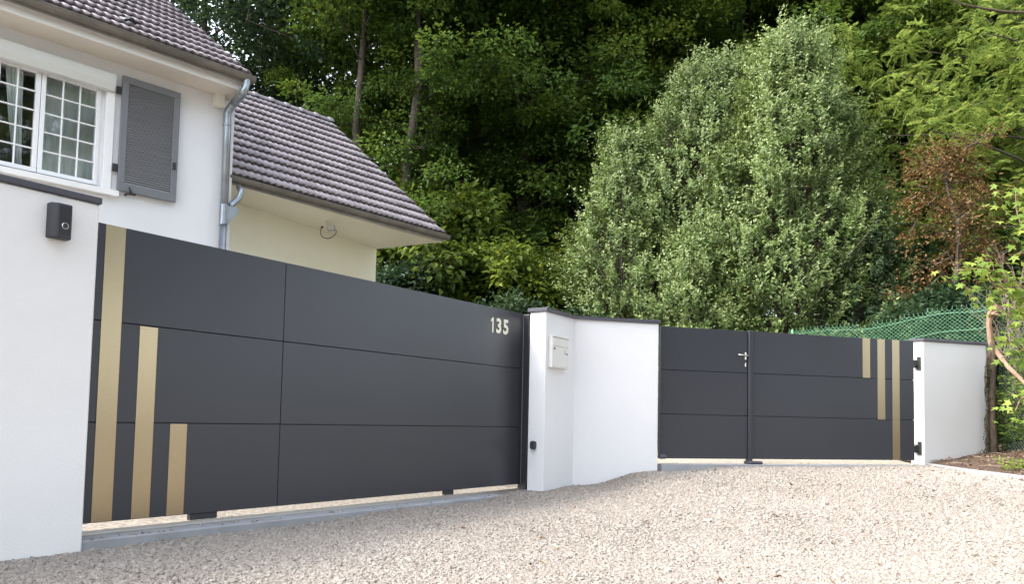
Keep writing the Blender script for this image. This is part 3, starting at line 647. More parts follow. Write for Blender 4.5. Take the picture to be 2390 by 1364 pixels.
# ridge tiles with a raised collar each
rl = (RR-RL).length; rd = (RR-RL).normalized(); nrt = 12; L1 = rl/nrt
def ridge_mesh():
    bm = bmesh.new(); secs = [(0, .085), (L1-.09, .085), (L1-.075, .099), (L1-.02, .104), (L1+.01, .097)]; rr = []
    for x, r in secs: rr.append([bm.verts.new((x, -math.cos(math.pi*k/8)*r, math.sin(math.pi*k/8)*r*.9)) for k in range(9)])
    for i in range(4):
        for k in range(8): bm.faces.new((rr[i][k], rr[i][k+1], rr[i+1][k+1], rr[i+1][k]))
    bm.faces.new(rr[-1]); bmesh.ops.recalc_face_normals(bm, faces=bm.faces)
    me = bpy.data.meshes.new('ridge_tile'); bm.to_mesh(me); bm.free(); me.materials.append(M['ridge']); return me
rm = ridge_mesh(); yv = UP.cross(rd).normalized(); zv_ = rd.cross(yv)
for k in range(nrt):
    p = RL+rd*(L1*k)+UP*.0
    if proj(p)[0] < 480: continue
    mm = Matrix.Identity(4)
    for r in range(3): mm[r][0] = rd[r]; mm[r][1] = yv[r]; mm[r][2] = zv_[r]; mm[r][3] = p[r]
    o = bpy.data.objects.new('ridge_tile', rm); col.objects.link(o); o.parent = wroof; o.matrix_parent_inverse = wm(wroof).inverted(); o.matrix_basis = mm
# back slope of the annex roof, fascia, soffit, wall
back = RR-nW*runw; back.z = ER.z; backL = back-gdir*Lw
frombm('back_roof', hex_bm([p+q for q in (dn2, dn) for p in (RL, RR-gdir*.03, back-gdir*.03, backL)]), M['tile'], wg)
zf = pz(1030, 567, 1)  # direction only
FE = WF.hit(1030, 567, -.14); zs_ = FE[1]; FL = WF.hit(569, 438, -.14)
print('fascia z', FE, FL)
fs_ = FE[0]
def fq(s, d, z): return WF.w(s, d, z)
zsl = FL[1]+(FL[1]-FE[1])*0
frombm('fascia', hex_bm([fq(sGL+.005, -.165, zsl), fq(fs_, -.165, zs_), fq(fs_, -.14, zs_), fq(sGL+.005, -.14, zsl), fq(sGL+.005, -.165, zEa-.02), fq(fs_, -.165, zEb-.02), fq(fs_, -.14, zEb-.02), fq(sGL+.005, -.14, zEa-.02)], .003), M['cream_wood'], wg)
WR = pz(879, 582, zs_+.01); WL = pz(570, 482, (zsl+zs_)/2+.01); WW = Frame(WL, (WR.x-WL.x, WR.y-WL.y)); wl = (Vector(WR[:2])-Vector(WL[:2])).length
frombm('wall', fbox_bm(WW, -1.5, wl, -5, 0, -1.2, min(zs_, zsl)+.06, .004), M['cream'], wg)
# soffit planks on the gable end and plain soffit along the eave
e0 = fq(sGL+.005, -.165, zsl+.012); e1 = fq(fs_, -.165, zs_+.012)
wr = Vector((WR.x, WR.y, zs_+.012)); wlp = WW.w(-1.2, 0, zsl+.012); 
tpar = (Vector(WR[:2])-Vector(e0[:2])).dot(WF.g)/((Vector(e1[:2])-Vector(e0[:2])).dot(WF.g)); em = e0.lerp(e1, tpar)
bm = hex_bm([e0, em, wr+(wr-em).normalized()*.05, wlp-nW*.1, e0+UP*.015, em+UP*.015, wr+(wr-em).normalized()*.05+UP*.015, wlp-nW*.1+UP*.015])
frombm('soffit', bm, M['cream_wood'], wg)
tip = e1; back0 = wr; np_ = 9
for k in range(np_):
    f0 = k/np_; f1 = (k+.93)/np_
    a0 = em.lerp(wr, f0); a1 = em.lerp(wr, f1); b0 = tip.lerp(wr, f0); b1 = tip.lerp(wr, f1)
    if k == np_-1: a1 = em.lerp(wr, .97); b1 = tip.lerp(wr, .975)
    frombm('soffit_plank', hex_bm([a0, b0, b1, a1, a0+UP*.012, b0+UP*.012, b1+UP*.012, a1+UP*.012]), M['cream_wood'], wg)
gb = bmesh.new(); gb.faces.new([gb.verts.new(p) for p in (em+UP*.02, tip+UP*.02, wr+UP*.02)]); frombm('soffit_backing', gb, M['gutter'], wg)
gb = bmesh.new(); gz1 = fq(fs_, -.165, zEb-.05); gb.faces.new([gb.verts.new(p) for p in (tip, wr, RR-gdir*.05+UP*-.1, gz1)]); frombm('gable_board', gb, M['cream_wood'], wg)
# short swan-neck into the hopper
sw = smooth_path([WF.w(WF.hit(564, 436)[0], -rgw, WF.hit(564, 436)[1]), pY(562, 448, 9.30), pY(556, 464, 9.28), pY(545, 474, 9.23), pY(537, 482, 9.18)], 6)
frombm('swan_neck_pipe', tube_bm(sw, .036, 12), M['zinc'], wg, True)
# flood light with looped cable under the annex soffit
zfl = zs_; FP = pz(768, 524, zs_); fl = empty('floodlight', FP); tag(fl, 'small white floodlight with a looped cable under the annex soffit', 'floodlight')
def fp(u, v, dy=0): return pY(u, v, FP.y+dy)
frombm('mount', tube_bm([fp(763, 516), fp(763, 527)], .018, 10), M['ivory'], fl)
LFm = Frame((fp(768, 530).x, fp(768, 530).y), (1, .12)); aa, zb_ = LFm.hit(764, 539); bb, zt_ = LFm.hit(782, 527)
fbox('lamp_head', LFm, aa, bb, -.06, .03, zb_, zt_, mat('pale_lamp_metal', (.45, .44, .42), .4), fl, .006)
fbox('lamp_glass', LFm, aa+.012, bb-.012, .0301, .034, zb_+.01, zt_-.01, M['box_grey'], fl)
frombm('cable', tube_bm(smooth_path([fp(752, 530), fp(748, 540), fp(751, 551), fp(760, 556.5), fp(770, 556), fp(781, 549), fp(785, 541), fp(782, 536)], 5), .006, 6), M['cable'], fl, True)
fbox('plug', LFm, LFm.hit(749, 530)[0], LFm.hit(755, 530)[0], -.01, .01, LFm.hit(750, 532)[1], LFm.hit(750, 528.5)[1], M['cable'], fl)

# ------------------------------------------------------------------ foliage
def unit(v): return v/np.maximum(1e-9, np.linalg.norm(v, axis=-1, keepdims=True))
def leaf_mesh(name, P, A, Nn, Ln, Wd, tint, fold=.25):
    """P base (n,3), A axis, Nn rough normal; folded rhombic leaves"""
    A = unit(A); S = unit(np.cross(A, Nn)); Nn = unit(np.cross(S, A)); Ln = np.asarray(Ln)[:, None]; Wd = np.asarray(Wd)[:, None]
    b = P; t = P+A*Ln-Nn*Ln*.12; l = P+A*Ln*.45+S*Wd*.5+Nn*Wd*fold; r = P+A*Ln*.45-S*Wd*.5+Nn*Wd*fold
    V = np.stack([b, l, t, r], 1).reshape(-1, 3); n = len(P); i = np.arange(n)*4
    Fc = np.concatenate([np.stack([i, i+1, i+2], -1), np.stack([i, i+2, i+3], -1)])
    return npmesh(name, V, Fc, {'tint': np.repeat(tint, 4)})
def rv(n): return unit(rng.normal(size=(n, 3)))
def woodland(seed, h, rad, base, nlimb, nspray, nleaf, L, name, m, flat=.3, bare=.0, up=.35):
    """trunk mesh + crown mesh of a broad-leaved tree, local origin at foot"""
    rs = np.random.default_rng(seed); bm = bmesh.new()
    bend = rs.normal(size=2)*.35; tp = [Vector((bend[0]*math.sin(t*2.5)+.08*rs.normal(), bend[1]*math.sin(t*3.1)+.08*rs.normal(), h*.93*t)) for t in np.linspace(0, 1, 9)]
    tp[0] = Vector((0, 0, -.5)); r_0 = (h*.0075 if base > .5 else h*.012)+.03
    tube_bm(tp, [r_0*(1-.8*k/8)*(1.3 if k == 0 else 1) for k in range(9)], 8, bm)
    cen = []; outd = []
    for k in range(nlimb):
        t = base+(1-base)*((k+.5)/nlimb)**.9; az = k*2.4+rs.uniform(-.5, .5)
        prof = math.sin(min(1, (t-base)/(1-base)*.86+.14)*math.pi)**.6*rs.uniform(.7, 1.12)
        ln = rad*prof; f = t*8*.93/.93; i0 = int(min(7, t*8)); p0 = tp[i0].lerp(tp[i0+1], min(1, t*8-i0))
        d = Vector((math.cos(az), math.sin(az), up+.5*t+rs.uniform(-.15, .2))).normalized(); pts = [p0]
        for q in range(4):
            d = (d+Vector((rs.normal()*.15, rs.normal()*.15, -.05))).normalized(); pts.append(pts[-1]+d*ln/4)
        tube_bm(pts, [r_0*.27*(1-t*.6)*(1-.21*q) for q in range(5)], 5, bm, False)
        for q in range(nspray):
            f_ = rs.uniform(.25, 1.05)**.8*4; i1 = int(min(3, f_)); pp = pts[i1].lerp(pts[i1+1], f_-i1)
            off = Vector(rs.normal(size=3))*rad*.15; off.z *= .6; cen.append(pp+off); outd.append(((pp+off)-tp[0]).normalized())
            if q % 3 == 0: tube_bm([pts[i1].lerp(pts[i1+1], .3), pp+off], [.018, .006], 3, bm, False)
    C = np.array(cen); O = np.array(outd); O[:, 2] *= .2; O = unit(O); n = len(C)*nleaf; ci = np.repeat(np.arange(len(C)), nleaf)
    rad_s = rs.uniform(.45, 1.0, len(C))*rad*.19
    ang = rs.uniform(0, 2*np.pi, n); rr = np.sqrt(rs.random(n))*rad_s[ci]
    off = np.stack([np.cos(ang)*rr, np.sin(ang)*rr, rs.normal(size=n)*rad_s[ci]*flat-.30*rr], -1)
    tilt = (off[:, :2]*O[ci, :2]).sum(1); off[:, 2] -= tilt*.25
    P = C[ci]+off; A = unit(off*np.array([1, 1, .4]))+O[ci]*.5+rs.normal(size=(n, 3))*.5; A[:, 2] -= .35
    Nn = np.array([0, 0, 1.0])+rs.normal(size=(n, 3))*.45+O[ci]*.25
    ln = L*rs.uniform(.7, 1.25, n); tint = np.clip(rs.random(n)*.55+np.repeat(rs.random(len(C)), nleaf)*.45, 0, 1)
    me = bpy.data.meshes.new('trunk'); bm.to_mesh(me); bm.free(); me.materials.append(M['bark']); me.polygons.foreach_set('use_smooth', [True]*len(me.polygons))
    cm_ = leaf_mesh('crown', P, A, Nn, ln, ln*.62, tint); cm_.materials.append(m)
    return me, cm_
def place(name, meshes, loc, rz, scl, label, cat='tree', group=None, extra=None):
    e = empty(name, loc, rz); tag(e, label, cat, group); e.scale = (scl if isinstance(scl, tuple) else (scl,)*3)
    for nm, me in zip(('trunk', 'crown'), meshes):
        o = bpy.data.objects.new(nm, me); col.objects.link(o); o.parent = e
    return e
def gx(u, Y): return (u-1195)/1847*Y
WX = woodland(15, 17, 3.9, .60, 24, 12, 130, .14, 'e', M['lf_wood'], flat=.25)
WT = [woodland(11, 15, 4.2, .22, 34, 12, 205, .122, 'a', M['lf_wood'], flat=.22), woodland(12, 16, 3.9, .30, 34, 12, 205, .122, 'b', M['lf_wood2'], flat=.20),
      woodland(13, 15, 4.0, .12, 36, 12, 205, .122, 'c', M['lf_wood'], flat=.25), woodland(14, 14, 3.6, .40, 26, 9, 110, .14, 'd', M['lf_dark'], flat=.28), WX]
GRP = 'woodland trees behind the house and gates'
# (u, Y, variant, scale, rot, label)
TR = [(1310, 26, 0, 1.15, 2.2, 'dark tree filling the gap left of the yellow green maple'),
      (420, 21, 3, 1.05, .3, 'dark green tree rising directly behind the main roof'),
      (640, 23, 3, 1.02, 2.0, 'loose blue green tree with sky gaps, above the annex ridge'),
      (806, 18.6, 4, .95, 4.1, 'slender tree with a pale bare trunk, right of the downpipe corner'),
      (945, 19.2, 4, 1.05, 1.2, 'forked tree with dark stems above the annex roof slope'),
      (880, 24.5, 2, 1.1, 3.3, 'green tree behind the two bare trunks above the annex roof'),
      (1075, 21.5, 2, .95, 5.0, 'dense green tree behind the lower end of the annex roof'),
      (1215, 21.5, 0, 1.06, 0.4, 'layered dark maple standing above the number 135'),
      (1390, 20.8, 2, 1.12, 2.7, 'tall yellow green maple left of the grey green laurel'),
      (1560, 23, 1, 1.1, 3.9, 'olive green tree crown just behind the laurel tops'),
      (1760, 23, 0, 1.12, 1.9, 'dark wooded crown behind the higher laurel peak'),
      (1990, 22, 2, 1.08, .9, 'shadowy tree in the gap between laurel and acacia'),
      (2240, 21, 0, 1.1, 4.6, 'deep green tree behind the rust brown tree'),
      (2480, 19, 2, 1.1, 3.1, 'broad green tree rising past the right edge of the picture')]
for k, (u, Y, v_, s_, rz, lab) in enumerate(TR):
    x = gx(u, Y); place('woodland_tree', WT[v_], (x, Y, float(zg(x, Y))-.3), rz, s_, lab, 'tree', GRP)
far_l = 'tall dark tree in the far row of the wood, seen only through the nearer crowns'
for k, (u, Y) in enumerate([(1060, 33), (1180, 29), (1330, 32), (1500, 30), (1680, 31), (1880, 30), (2080, 31), (2290, 29), (2520, 30), (2750, 30), (1240, 38), (1600, 38), (1950, 38)]):
    x = gx(u, Y); place('woodland_tree', WT[[0, 1, 2, 3, 0, 2, 1][k % 7]], (x, Y, float(zg(x, Y))-.3), k*1.7, 1.22, far_l, 'tree', 'far row of woodland trees')
# low, dense undergrowth behind annex and gates
UG = [woodland(31, 3.2, 1.7, .05, 22, 9, 110, .12, 'u', M['lf_dark'], flat=.5, up=.8), woodland(32, 3.0, 1.8, .05, 22, 9, 110, .12, 'v', M['lf_wood2'], flat=.45, up=.8)]
for k, (u, Y, v_, s_, lab) in enumerate([(930, 17.5, 0, 1.1, 'dark shrub just right of the annex wall'), (1050, 17.5, 0, .85, 'shady green shrub behind the middle of the sliding gate'),
      (1225, 14.8, 0, .86, 'grey green rounded shrub behind the number 135'), (1130, 18, 1, 1.3, 'yellow green bush behind the grey green shrub'), (1310, 18.5, 1, 1.1, 'dark bush between grey green shrub and laurel'),
      (1010, 20, 1, 1.7, 'taller leafy bush below the tip of the annex roof'), (1420, 18.5, 1, 1.5, 'bush hidden in shade behind the left laurel'),
      (2110, 17.0, 0, 1.25, 'dark thicket shrub under the rust brown tree'), (2010, 15.6, 0, .9, 'dark shrub right of the laurel, behind the green wire fence'), (2190, 13.0, 0, .85, 'dark bramble bush behind the right pillar wall'), (2350, 12.6, 0, .8, 'shadowed shrub behind the broken stump'),
      (2440, 15.5, 0, 1.1, 'leafy bush at the right edge below the acacia')]):
    x = gx(u, Y); place('shrub', UG[v_], (x, Y, float(zg(x, Y))-.2), k*2.1, s_, lab, 'shrub', 'undergrowth along the wood edge')
# trees on the far side of the lane, to the right and behind the camera (seen in reflections, from the side)
for k, (x, Y, s_) in enumerate([(10.6, 6.5, .8), (10.2, 2.6, .85), (10.6, -1.4, .85), (9.5, -6, .9), (4, -11, .9), (-3, -13, .9)]):
    place('woodland_tree', WT[(k*2+1) % 3], (x, Y, float(zg(x, Y))-.3), k*1.3, s_, 'green tree on the right hand side of the lane, outside the picture', 'tree', 'trees lining the lane')

# laurel / holly style tall bush
def laurel(seed, h, rm_, nshoot, nl, L, m, lean=(0, 0), k1=.62, lump=.23, kmin=.15):
    rs = np.random.default_rng(seed)
    t = rs.random(nshoot)**.85*.98; az = rs.uniform(0, 2*np.pi, nshoot)
    R_ = rm_*np.minimum(1, (1-t)*1.55)**k1*np.minimum(1, (t+.14)*3.2)**.45
    nlb = int(26*rm_*h/6); la = rs.uniform(0, 2*np.pi, nlb); lt = rs.random(nlb)**.9
    dz = (t[:, None]-lt[None])*h; da = np.angle(np.exp(1j*(az[:, None]-la[None])))*rm_*.8; dm = np.sqrt(dz**2*.45+da**2).min(1)
    lob = 1.10-.34*np.clip(dm/(.42*rm_/1.6+.12), 0, 1.3)**1.5
    lum = lob+lump*.45*(np.sin(az*3+t*9+seed)*np.sin(t*14+az)+.7*np.sin(az*7-t*21+seed*2)+.5*np.sin(az*11+t*33))
    inner = np.where(rs.random(nshoot) < .22, rs.uniform(.45, .85, nshoot), rs.uniform(.86, 1.04, nshoot)); inner = np.where(rs.random(nshoot) < .07, rs.uniform(1.08, 1.24, nshoot), inner)
    rr = R_*lum*inner
    P0 = np.stack([np.cos(az)*rr+lean[0]*t, np.sin(az)*rr+lean[1]*t, h*t+rs.normal(size=nshoot)*.05], -1)
    out = np.stack([np.cos(az), np.sin(az), np.zeros(nshoot)], -1); d = unit(out*rs.uniform(.3, .9, (nshoot, 1))+np.array([0, 0, 1.0])*rs.uniform(.35, 1.1, (nshoot, 1))+rs.normal(size=(nshoot, 3))*.22)
    sl_ = rs.uniform(.22, .55, nshoot); top = t > .9; sl_[top] *= 1.4
    n = nshoot*nl; ci = np.repeat(np.arange(nshoot), nl); f = np.tile((np.arange(nl)+.5)/nl, nshoot)
    P = P0[ci]+d[ci]*(f*sl_[ci])[:, None]+rs.normal(size=(n, 3))*.022
    side = unit(np.cross(d[ci], rs.normal(size=(n, 3)))); A = side+d[ci]*rs.uniform(.4, 1.2, (n, 1)); Nn = d[ci]*.8+rs.normal(size=(n, 3))*.35+out[ci]*.3-side*.4
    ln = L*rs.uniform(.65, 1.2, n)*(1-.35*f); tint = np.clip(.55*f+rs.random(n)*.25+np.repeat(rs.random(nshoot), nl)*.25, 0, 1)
    cm_ = leaf_mesh('crown', P, A, Nn, ln, ln*.5, tint, .15); cm_.materials.append(m)
    bm = bmesh.new()
    for k in range(9):
        a = k*2.4; r1 = rm_*.45; q = [Vector((.1*math.cos(a), .1*math.sin(a), -.3))]
        for s_ in (.25, .5, .75): q.append(Vector((math.cos(a)*r1*s_*(1 if s_ < .6 else .7)+lean[0]*s_, math.sin(a)*r1*s_+lean[1]*s_, h*s_*.95)))
        tube_bm(q, [.06, .045, .03, .012], 6, bm, False)
    for k in range(0, nshoot, 9):
        p = Vector(P0[k]); tube_bm([Vector((p.x*.35, p.y*.35, max(0, p.z-.8))), p, p+Vector(d[k])*float(sl_[k])*.8], [.014, .008, .003], 3, bm, False)
    me = bpy.data.meshes.new('trunk'); bm.to_mesh(me); bm.free(); me.materials.append(M['bark'])
    return me, cm_
def bush(u, Y, h, *a, label, rz=0, **k):
    x = gx(u, Y); z = float(zg(x, Y)); return place('laurel_tree', laurel(3, h, *a, **k) if False else laurel(k.pop('seed', 3), h, *a, **k), (x, Y, z), rz, 1, label, 'tree', 'tall laurels behind the double gate')
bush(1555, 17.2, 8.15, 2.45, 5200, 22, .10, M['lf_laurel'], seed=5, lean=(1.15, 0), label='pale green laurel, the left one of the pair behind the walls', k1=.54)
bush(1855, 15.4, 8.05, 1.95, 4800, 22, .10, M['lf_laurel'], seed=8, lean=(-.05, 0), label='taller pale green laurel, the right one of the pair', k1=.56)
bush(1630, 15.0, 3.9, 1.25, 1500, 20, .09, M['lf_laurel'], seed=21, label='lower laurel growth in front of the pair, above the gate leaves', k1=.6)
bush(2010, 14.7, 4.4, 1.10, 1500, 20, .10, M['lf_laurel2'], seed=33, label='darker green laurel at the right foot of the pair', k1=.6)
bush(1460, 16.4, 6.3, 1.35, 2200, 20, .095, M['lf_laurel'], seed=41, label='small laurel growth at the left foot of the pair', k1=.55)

# acacia (feathery leaves)
def acacia(seed, h, rad, nlimb, nfrond, L, m):
    rs = np.random.default_rng(seed); bm = bmesh.new(); tp = [Vector((.25*math.sin(t*3), .2*math.sin(t*4+1), h*.9*t)) for t in np.linspace(0, 1, 8)]; tp[0].z = -.5
    tube_bm(tp, [.16*(1-.11*k) for k in range(8)], 8, bm); C = []; O = []
    for k in range(nlimb):
        t = .25+.75*(k+.5)/nlimb; az = k*2.4; ln = rad*math.sin(min(1, (t-.25)/.75*.8+.2)*math.pi)**.5*rs.uniform(.75, 1.1); i0 = int(min(6, t*7)); p = tp[i0].lerp(tp[i0+1], min(1, t*7-i0))
        d = Vector((math.cos(az), math.sin(az), rs.uniform(.3, .7))).normalized(); pts = [p]
        for q in range(5): d = (d+Vector((rs.normal()*.15, rs.normal()*.15, -.09))).normalized(); pts.append(pts[-1]+d*ln/5)
        tube_bm(pts, [.03*(1-.17*q)+.004 for q in range(6)], 5, bm, False)
        for q in range(nfrond):
            if q % 14 == 0: f_ = rs.uniform(.2, 1)**.7*5; i1 = int(min(4, f_)); pc = pts[i1].lerp(pts[i1+1], f_-i1)+Vector(rs.normal(size=3))*rad*.14
            dd = Vector(rs.normal(size=3)); dd.z = dd.z*.6+.15; dd.normalize(); C.append(pc+dd*rs.uniform(.02, .22)); O.append(dd)
    C = np.array(C); O = np.array(O); nf = len(C); d = unit(O+rs.normal(size=(nf, 3))*.5+np.array([-.15, -.1, -.05])); fl_ = rs.uniform(.15, .26, nf)
    nl = 17; ci = np.repeat(np.arange(nf), nl); j = np.tile(np.arange(nl), nf); f = (j//2+.8)/(nl/2); sgn = np.where(j % 2, 1., -1.)[:, None]
    base = C[ci]+d[ci]*(f*fl_[ci])[:, None]; base[:, 2] -= (f**2)*fl_[ci]*.35
    upn = unit(np.array([0, 0, 1.0])+rs.normal(size=(nf, 3))*.3)[ci]; side = unit(np.cross(d[ci], upn)); A = side*sgn+d[ci]*.45+rs.normal(size=(len(ci), 3))*.1
    ln = L*rs.uniform(.8, 1.15, len(ci)); tint = np.clip(rs.random(len(ci))*.3+np.repeat(rs.random(nf), nl)*.7, 0, 1)
    cm_ = leaf_mesh('crown', base, A, upn, ln, ln*.52, tint, .05); cm_.materials.append(m)
    me = bpy.data.meshes.new('trunk'); bm.to_mesh(me); bm.free(); me.materials.append(M['bark']); return me, cm_
ac = acacia(51, 9.5, 4.2, 30, 266, .062, M['lf_robinia'])
x = gx(2370, 18); place('acacia_tree', ac, (x, 18, float(zg(x, 18))-.3), .6, 1.12, 'bright yellow green acacia with feathery leaves, upper right', 'tree')
x = gx(2110, 20.5); place('acacia_tree', ac, (x, 20.5, float(zg(x, 20.5))-.3), 3.6, 1.15, 'second acacia, further back between laurel and rust brown tree', 'tree')
x = gx(2560, 15); place('acacia_tree', ac, (x, 15, float(zg(x, 15))), 2.2, .95, 'nearer acacia overhanging the top right corner', 'tree')
# rust brown conifer
def conifer(seed, h, rad, m):
    rs = np.random.default_rng(seed); bm = bmesh.new(); tube_bm([(0, 0, -.3), (.05, 0, h*.5), (0, 0, h)], [.07, .045, .01], 7, bm); P = []; A = []; Nn = []
    for k in range(230 if h > 3 else 120):
        t = .30+.68*rs.random(); az = rs.uniform(0, 6.28); ln = rad*(1-t)**.75*1.5*rs.uniform(.45, 1.2); p0 = Vector((0, 0, h*t)); d = Vector((math.cos(az), math.sin(az), rs.uniform(.1, .6))).normalized()
        p1 = p0+d*ln*.55; p2 = p1+(d+Vector((0, 0, .1))).normalized()*ln*.45; tube_bm([p0, p1, p2], [.014, .009, .003], 3, bm, False)
        n = 75; f = rs.random(n)**.7; Q = np.array(p0)[None]+(np.array(p2)-np.array(p0))[None]*f[:, None]+rs.normal(size=(n, 3))*.085; P.append(Q); A.append(np.array(d)[None]+rs.normal(size=(n, 3))*.8); Nn.append(np.array([0, 0, 1.])[None]+rs.normal(size=(n, 3))*.6)
    P = np.concatenate(P); A = np.concatenate(A); Nn = np.concatenate(Nn); n = len(P)
    cm_ = leaf_mesh('crown', P, A, Nn, rs.uniform(.05, .10, n), rs.uniform(.012, .024, n), np.clip(rs.normal(.45, .25, n), 0, 1), .1); cm_.materials.append(m)
    me = bpy.data.meshes.new('trunk'); bm.to_mesh(me); bm.free(); me.materials.append(M['rustwood']); return me, cm_
x = gx(2235, 13.4); place('dying_tree', woodland(61, 5.6, 1.15, .40, 22, 8, 30, .066, 'r', M['lf_rust'], flat=.5, up=.5), (x, 13.4, float(zg(x, 13.4))), 0, 1, 'rust brown dying tree in front of the green trees, right side', 'tree')
x = gx(1392, 15.0); place('conifer', conifer(62, 1.9, .4, M['lf_rust']), (x, 13.0, float(zg(x, 13.0))), 0, 1, 'small ochre brown conifer tip peeking over the middle wall', 'tree')

# ------------------------------------------------------------------ wire fence
FX = lambda y: 6.55-(y-10.9)*.72 if y > 10.9 else 6.55-(10.9-y)*.10
fe = empty('wire_fence', (FX(11), 11, -.3)); tag(fe, 'green chain link fence running back from the right pillar wall', 'fence')
def chain(name, y0, y1, topf, botf, c, m, rad, parent, knuckle=True):
    st_ = .81 if y0 > 10.8 else 1; n = int((y1-y0)/(c*st_)); segs = []
    for i in range(n):
        y = y0+c*i*st_; zt_ = topf(y); zb_ = botf(y); k = int((zt_-zb_)/(c*.80))
        zz = zt_-c*np.arange(k+1)*.80; yy = y+np.where((np.arange(k+1)+i) % 2, c*.5, -c*.5)*1.02*st_
        xx = np.array([FX(q) for q in yy])+.02*np.sin(yy*1.7+zz)
        p = np.stack([xx, yy, zz], -1); segs.append(np.stack([p[:-1], p[1:]], 1))
        if knuckle:
            q = p[0]+np.array([rng.normal()*.004, rng.normal()*.012+.008, .045]); segs.append(np.stack([p[0], q])[None])
    S = np.concatenate(segs); d = unit(S[:, 1]-S[:, 0]); a = unit(np.cross(d, np.array([1., .1, 0]))); b = np.cross(d, a); V = []
    for e in (0, 1):
        for k in range(3): ang = 2*math.pi*k/3; V.append(S[:, e]+(a*math.cos(ang)+b*math.sin(ang))*rad)
    V = np.stack(V, 1).reshape(-1, 3); i = np.arange(len(S))*6; Fc = np.concatenate([np.stack([i+k, i+(k+1) % 3, i+3+(k+1) % 3, i+3+k], -1) for k in range(3)])
    return link(name, npmesh(name, V, Fc), m, parent)
def ftop(y):
    base = np.interp(y, [7, 10.7, 11.3, 11.8, 12.3, 12.8, 13.3, 14], [1.70, 1.73, 1.74, 1.66, 1.62, 1.62, 1.63, 1.6]); return float(base+.02*math.sin(y*5))
chain('wire_mesh', 10.85, 13.45, lambda y: round(ftop(y)/.0544)*.0544, lambda y: float(zg(FX(y), y)), .034, M['wire'], .0024, fe)
for zf_, d0 in ((0, -.05), (0, -.28)):
    frombm('tension_wire', tube_bm([Vector((FX(y)-.01, y, ftop(y)+d0-(.06*math.sin((y-10.8)*1.2) if d0 < -.1 else 0))) for y in np.linspace(10.85, 13.4, 20)], .004, 4), M['wire'], fe)
for y in (13.42,): frombm('post', tube_bm([(FX(y)+.03, y, float(zg(FX(y), y))-.2), (FX(y)+.03, y, ftop(y)+.05)], .022, 8), M['wire'], fe, True)
fe2 = empty('wire_fence', (FX(9), 9, -.3)); tag(fe2, 'old grey green chain link stretch between the broken stump and right edge', 'fence')
chain('wire_mesh', 6.4, 10.6, lambda y: 1.49, lambda y: float(zs(FX(y), y)), .034, M['wire_old'], .0020, fe2, False)

# ------------------------------------------------------------------ stump with bent branch
def tp_(u, v, Y=10.42): return pY(u, v, Y)
st = empty('broken_stump', tp_(2318, 1062)); tag(st, 'dark trunk with splintered top and bent branch beside the right wall', 'tree stump')
bm = tube_bm([tp_(2320, 1075), tp_(2318, 1040), tp_(2315, 980), tp_(2314, 900), tp_(2316, 840), tp_(2314, 795)], [.08, .06, .052, .05, .05, .04], 10)
frombm('trunk', bm, M['bark_dark'], st, True)
frombm('stem', tube_bm(smooth_path([tp_(2314, 812), tp_(2311, 790), tp_(2309, 765), tp_(2309, 742), tp_(2313, 728)], 4), .034, 9), M['bark_fresh'], st, True)
frombm('branch', tube_bm(smooth_path([tp_(2312, 795), tp_(2320, 812), tp_(2338, 838, 10.3), tp_(2358, 862, 10.1), tp_(2385, 888, 9.9), tp_(2420, 925, 9.7)], 4), [.034-.0005*k for k in range(21)], 9), M['bark_fresh'], st, True)
bm = bmesh.new()
for k in range(16):
    a = tp_(2309+random.uniform(-4, 10), 742+random.uniform(-10, 4)); b = tp_(2318+random.uniform(-10, 24), 722+random.uniform(-14, 14), 10.42+random.uniform(-.12, .12)); tube_bm([a, a.lerp(b, .5)+Vector((0, 0, .01)), b], [.02, .016, .004], 5, bm)
frombm('splintered_top', bm, M['bark_fresh'], st)
for q in ([(2345, 826), (2365, 812), (2384, 799)], [(2338, 835), (2352, 826), (2375, 832)], [(2360, 720), (2375, 735), (2395, 752)]):
    frombm('twig', tube_bm([tp_(*p, 10.15) for p in q], [.008, .006, .003], 5), M['twig'], st)
# dead creeper stems up the wall edge
cr_ = empty('dead_creeper', tp_(2305, 1060, 10.35)); tag(cr_, 'thin dry creeper stems clinging to the right edge of the pillar wall', 'creeper')
for k in range(7):
    pts = []; u_ = 2300+random.uniform(-2, 8)
    for q in range(14):
        v_ = 1062-q*random.uniform(13, 19); pts.append(tp_(u_+random.uniform(-6, 5), v_, 10.40+random.uniform(-.05, .02)))
    frombm('stem', tube_bm(smooth_path(pts, 2), .0045, 4), M['bark_dark'], cr_)
frombm('stem', tube_bm(smooth_path([tp_(2303, 1058, 10.33), tp_(2296, 1056, 10.3), tp_(2291, 1050, 10.3), tp_(2286, 1058, 10.3), tp_(2281, 1056, 10.3)], 3), .004, 4), M['bark_dark'], cr_)
P = np.array([tp_(2302+random.uniform(-5, 9), random.uniform(850, 1060), 10.38) for _ in range(90)]); n = len(P)
o = link('leaves', leaf_mesh('leaves', P, rv(n), rv(n), rng.uniform(.02, .045, n), rng.uniform(.015, .03, n), rng.random(n)), M['lf_laurel2'], cr_); tag(o, kind='stuff')

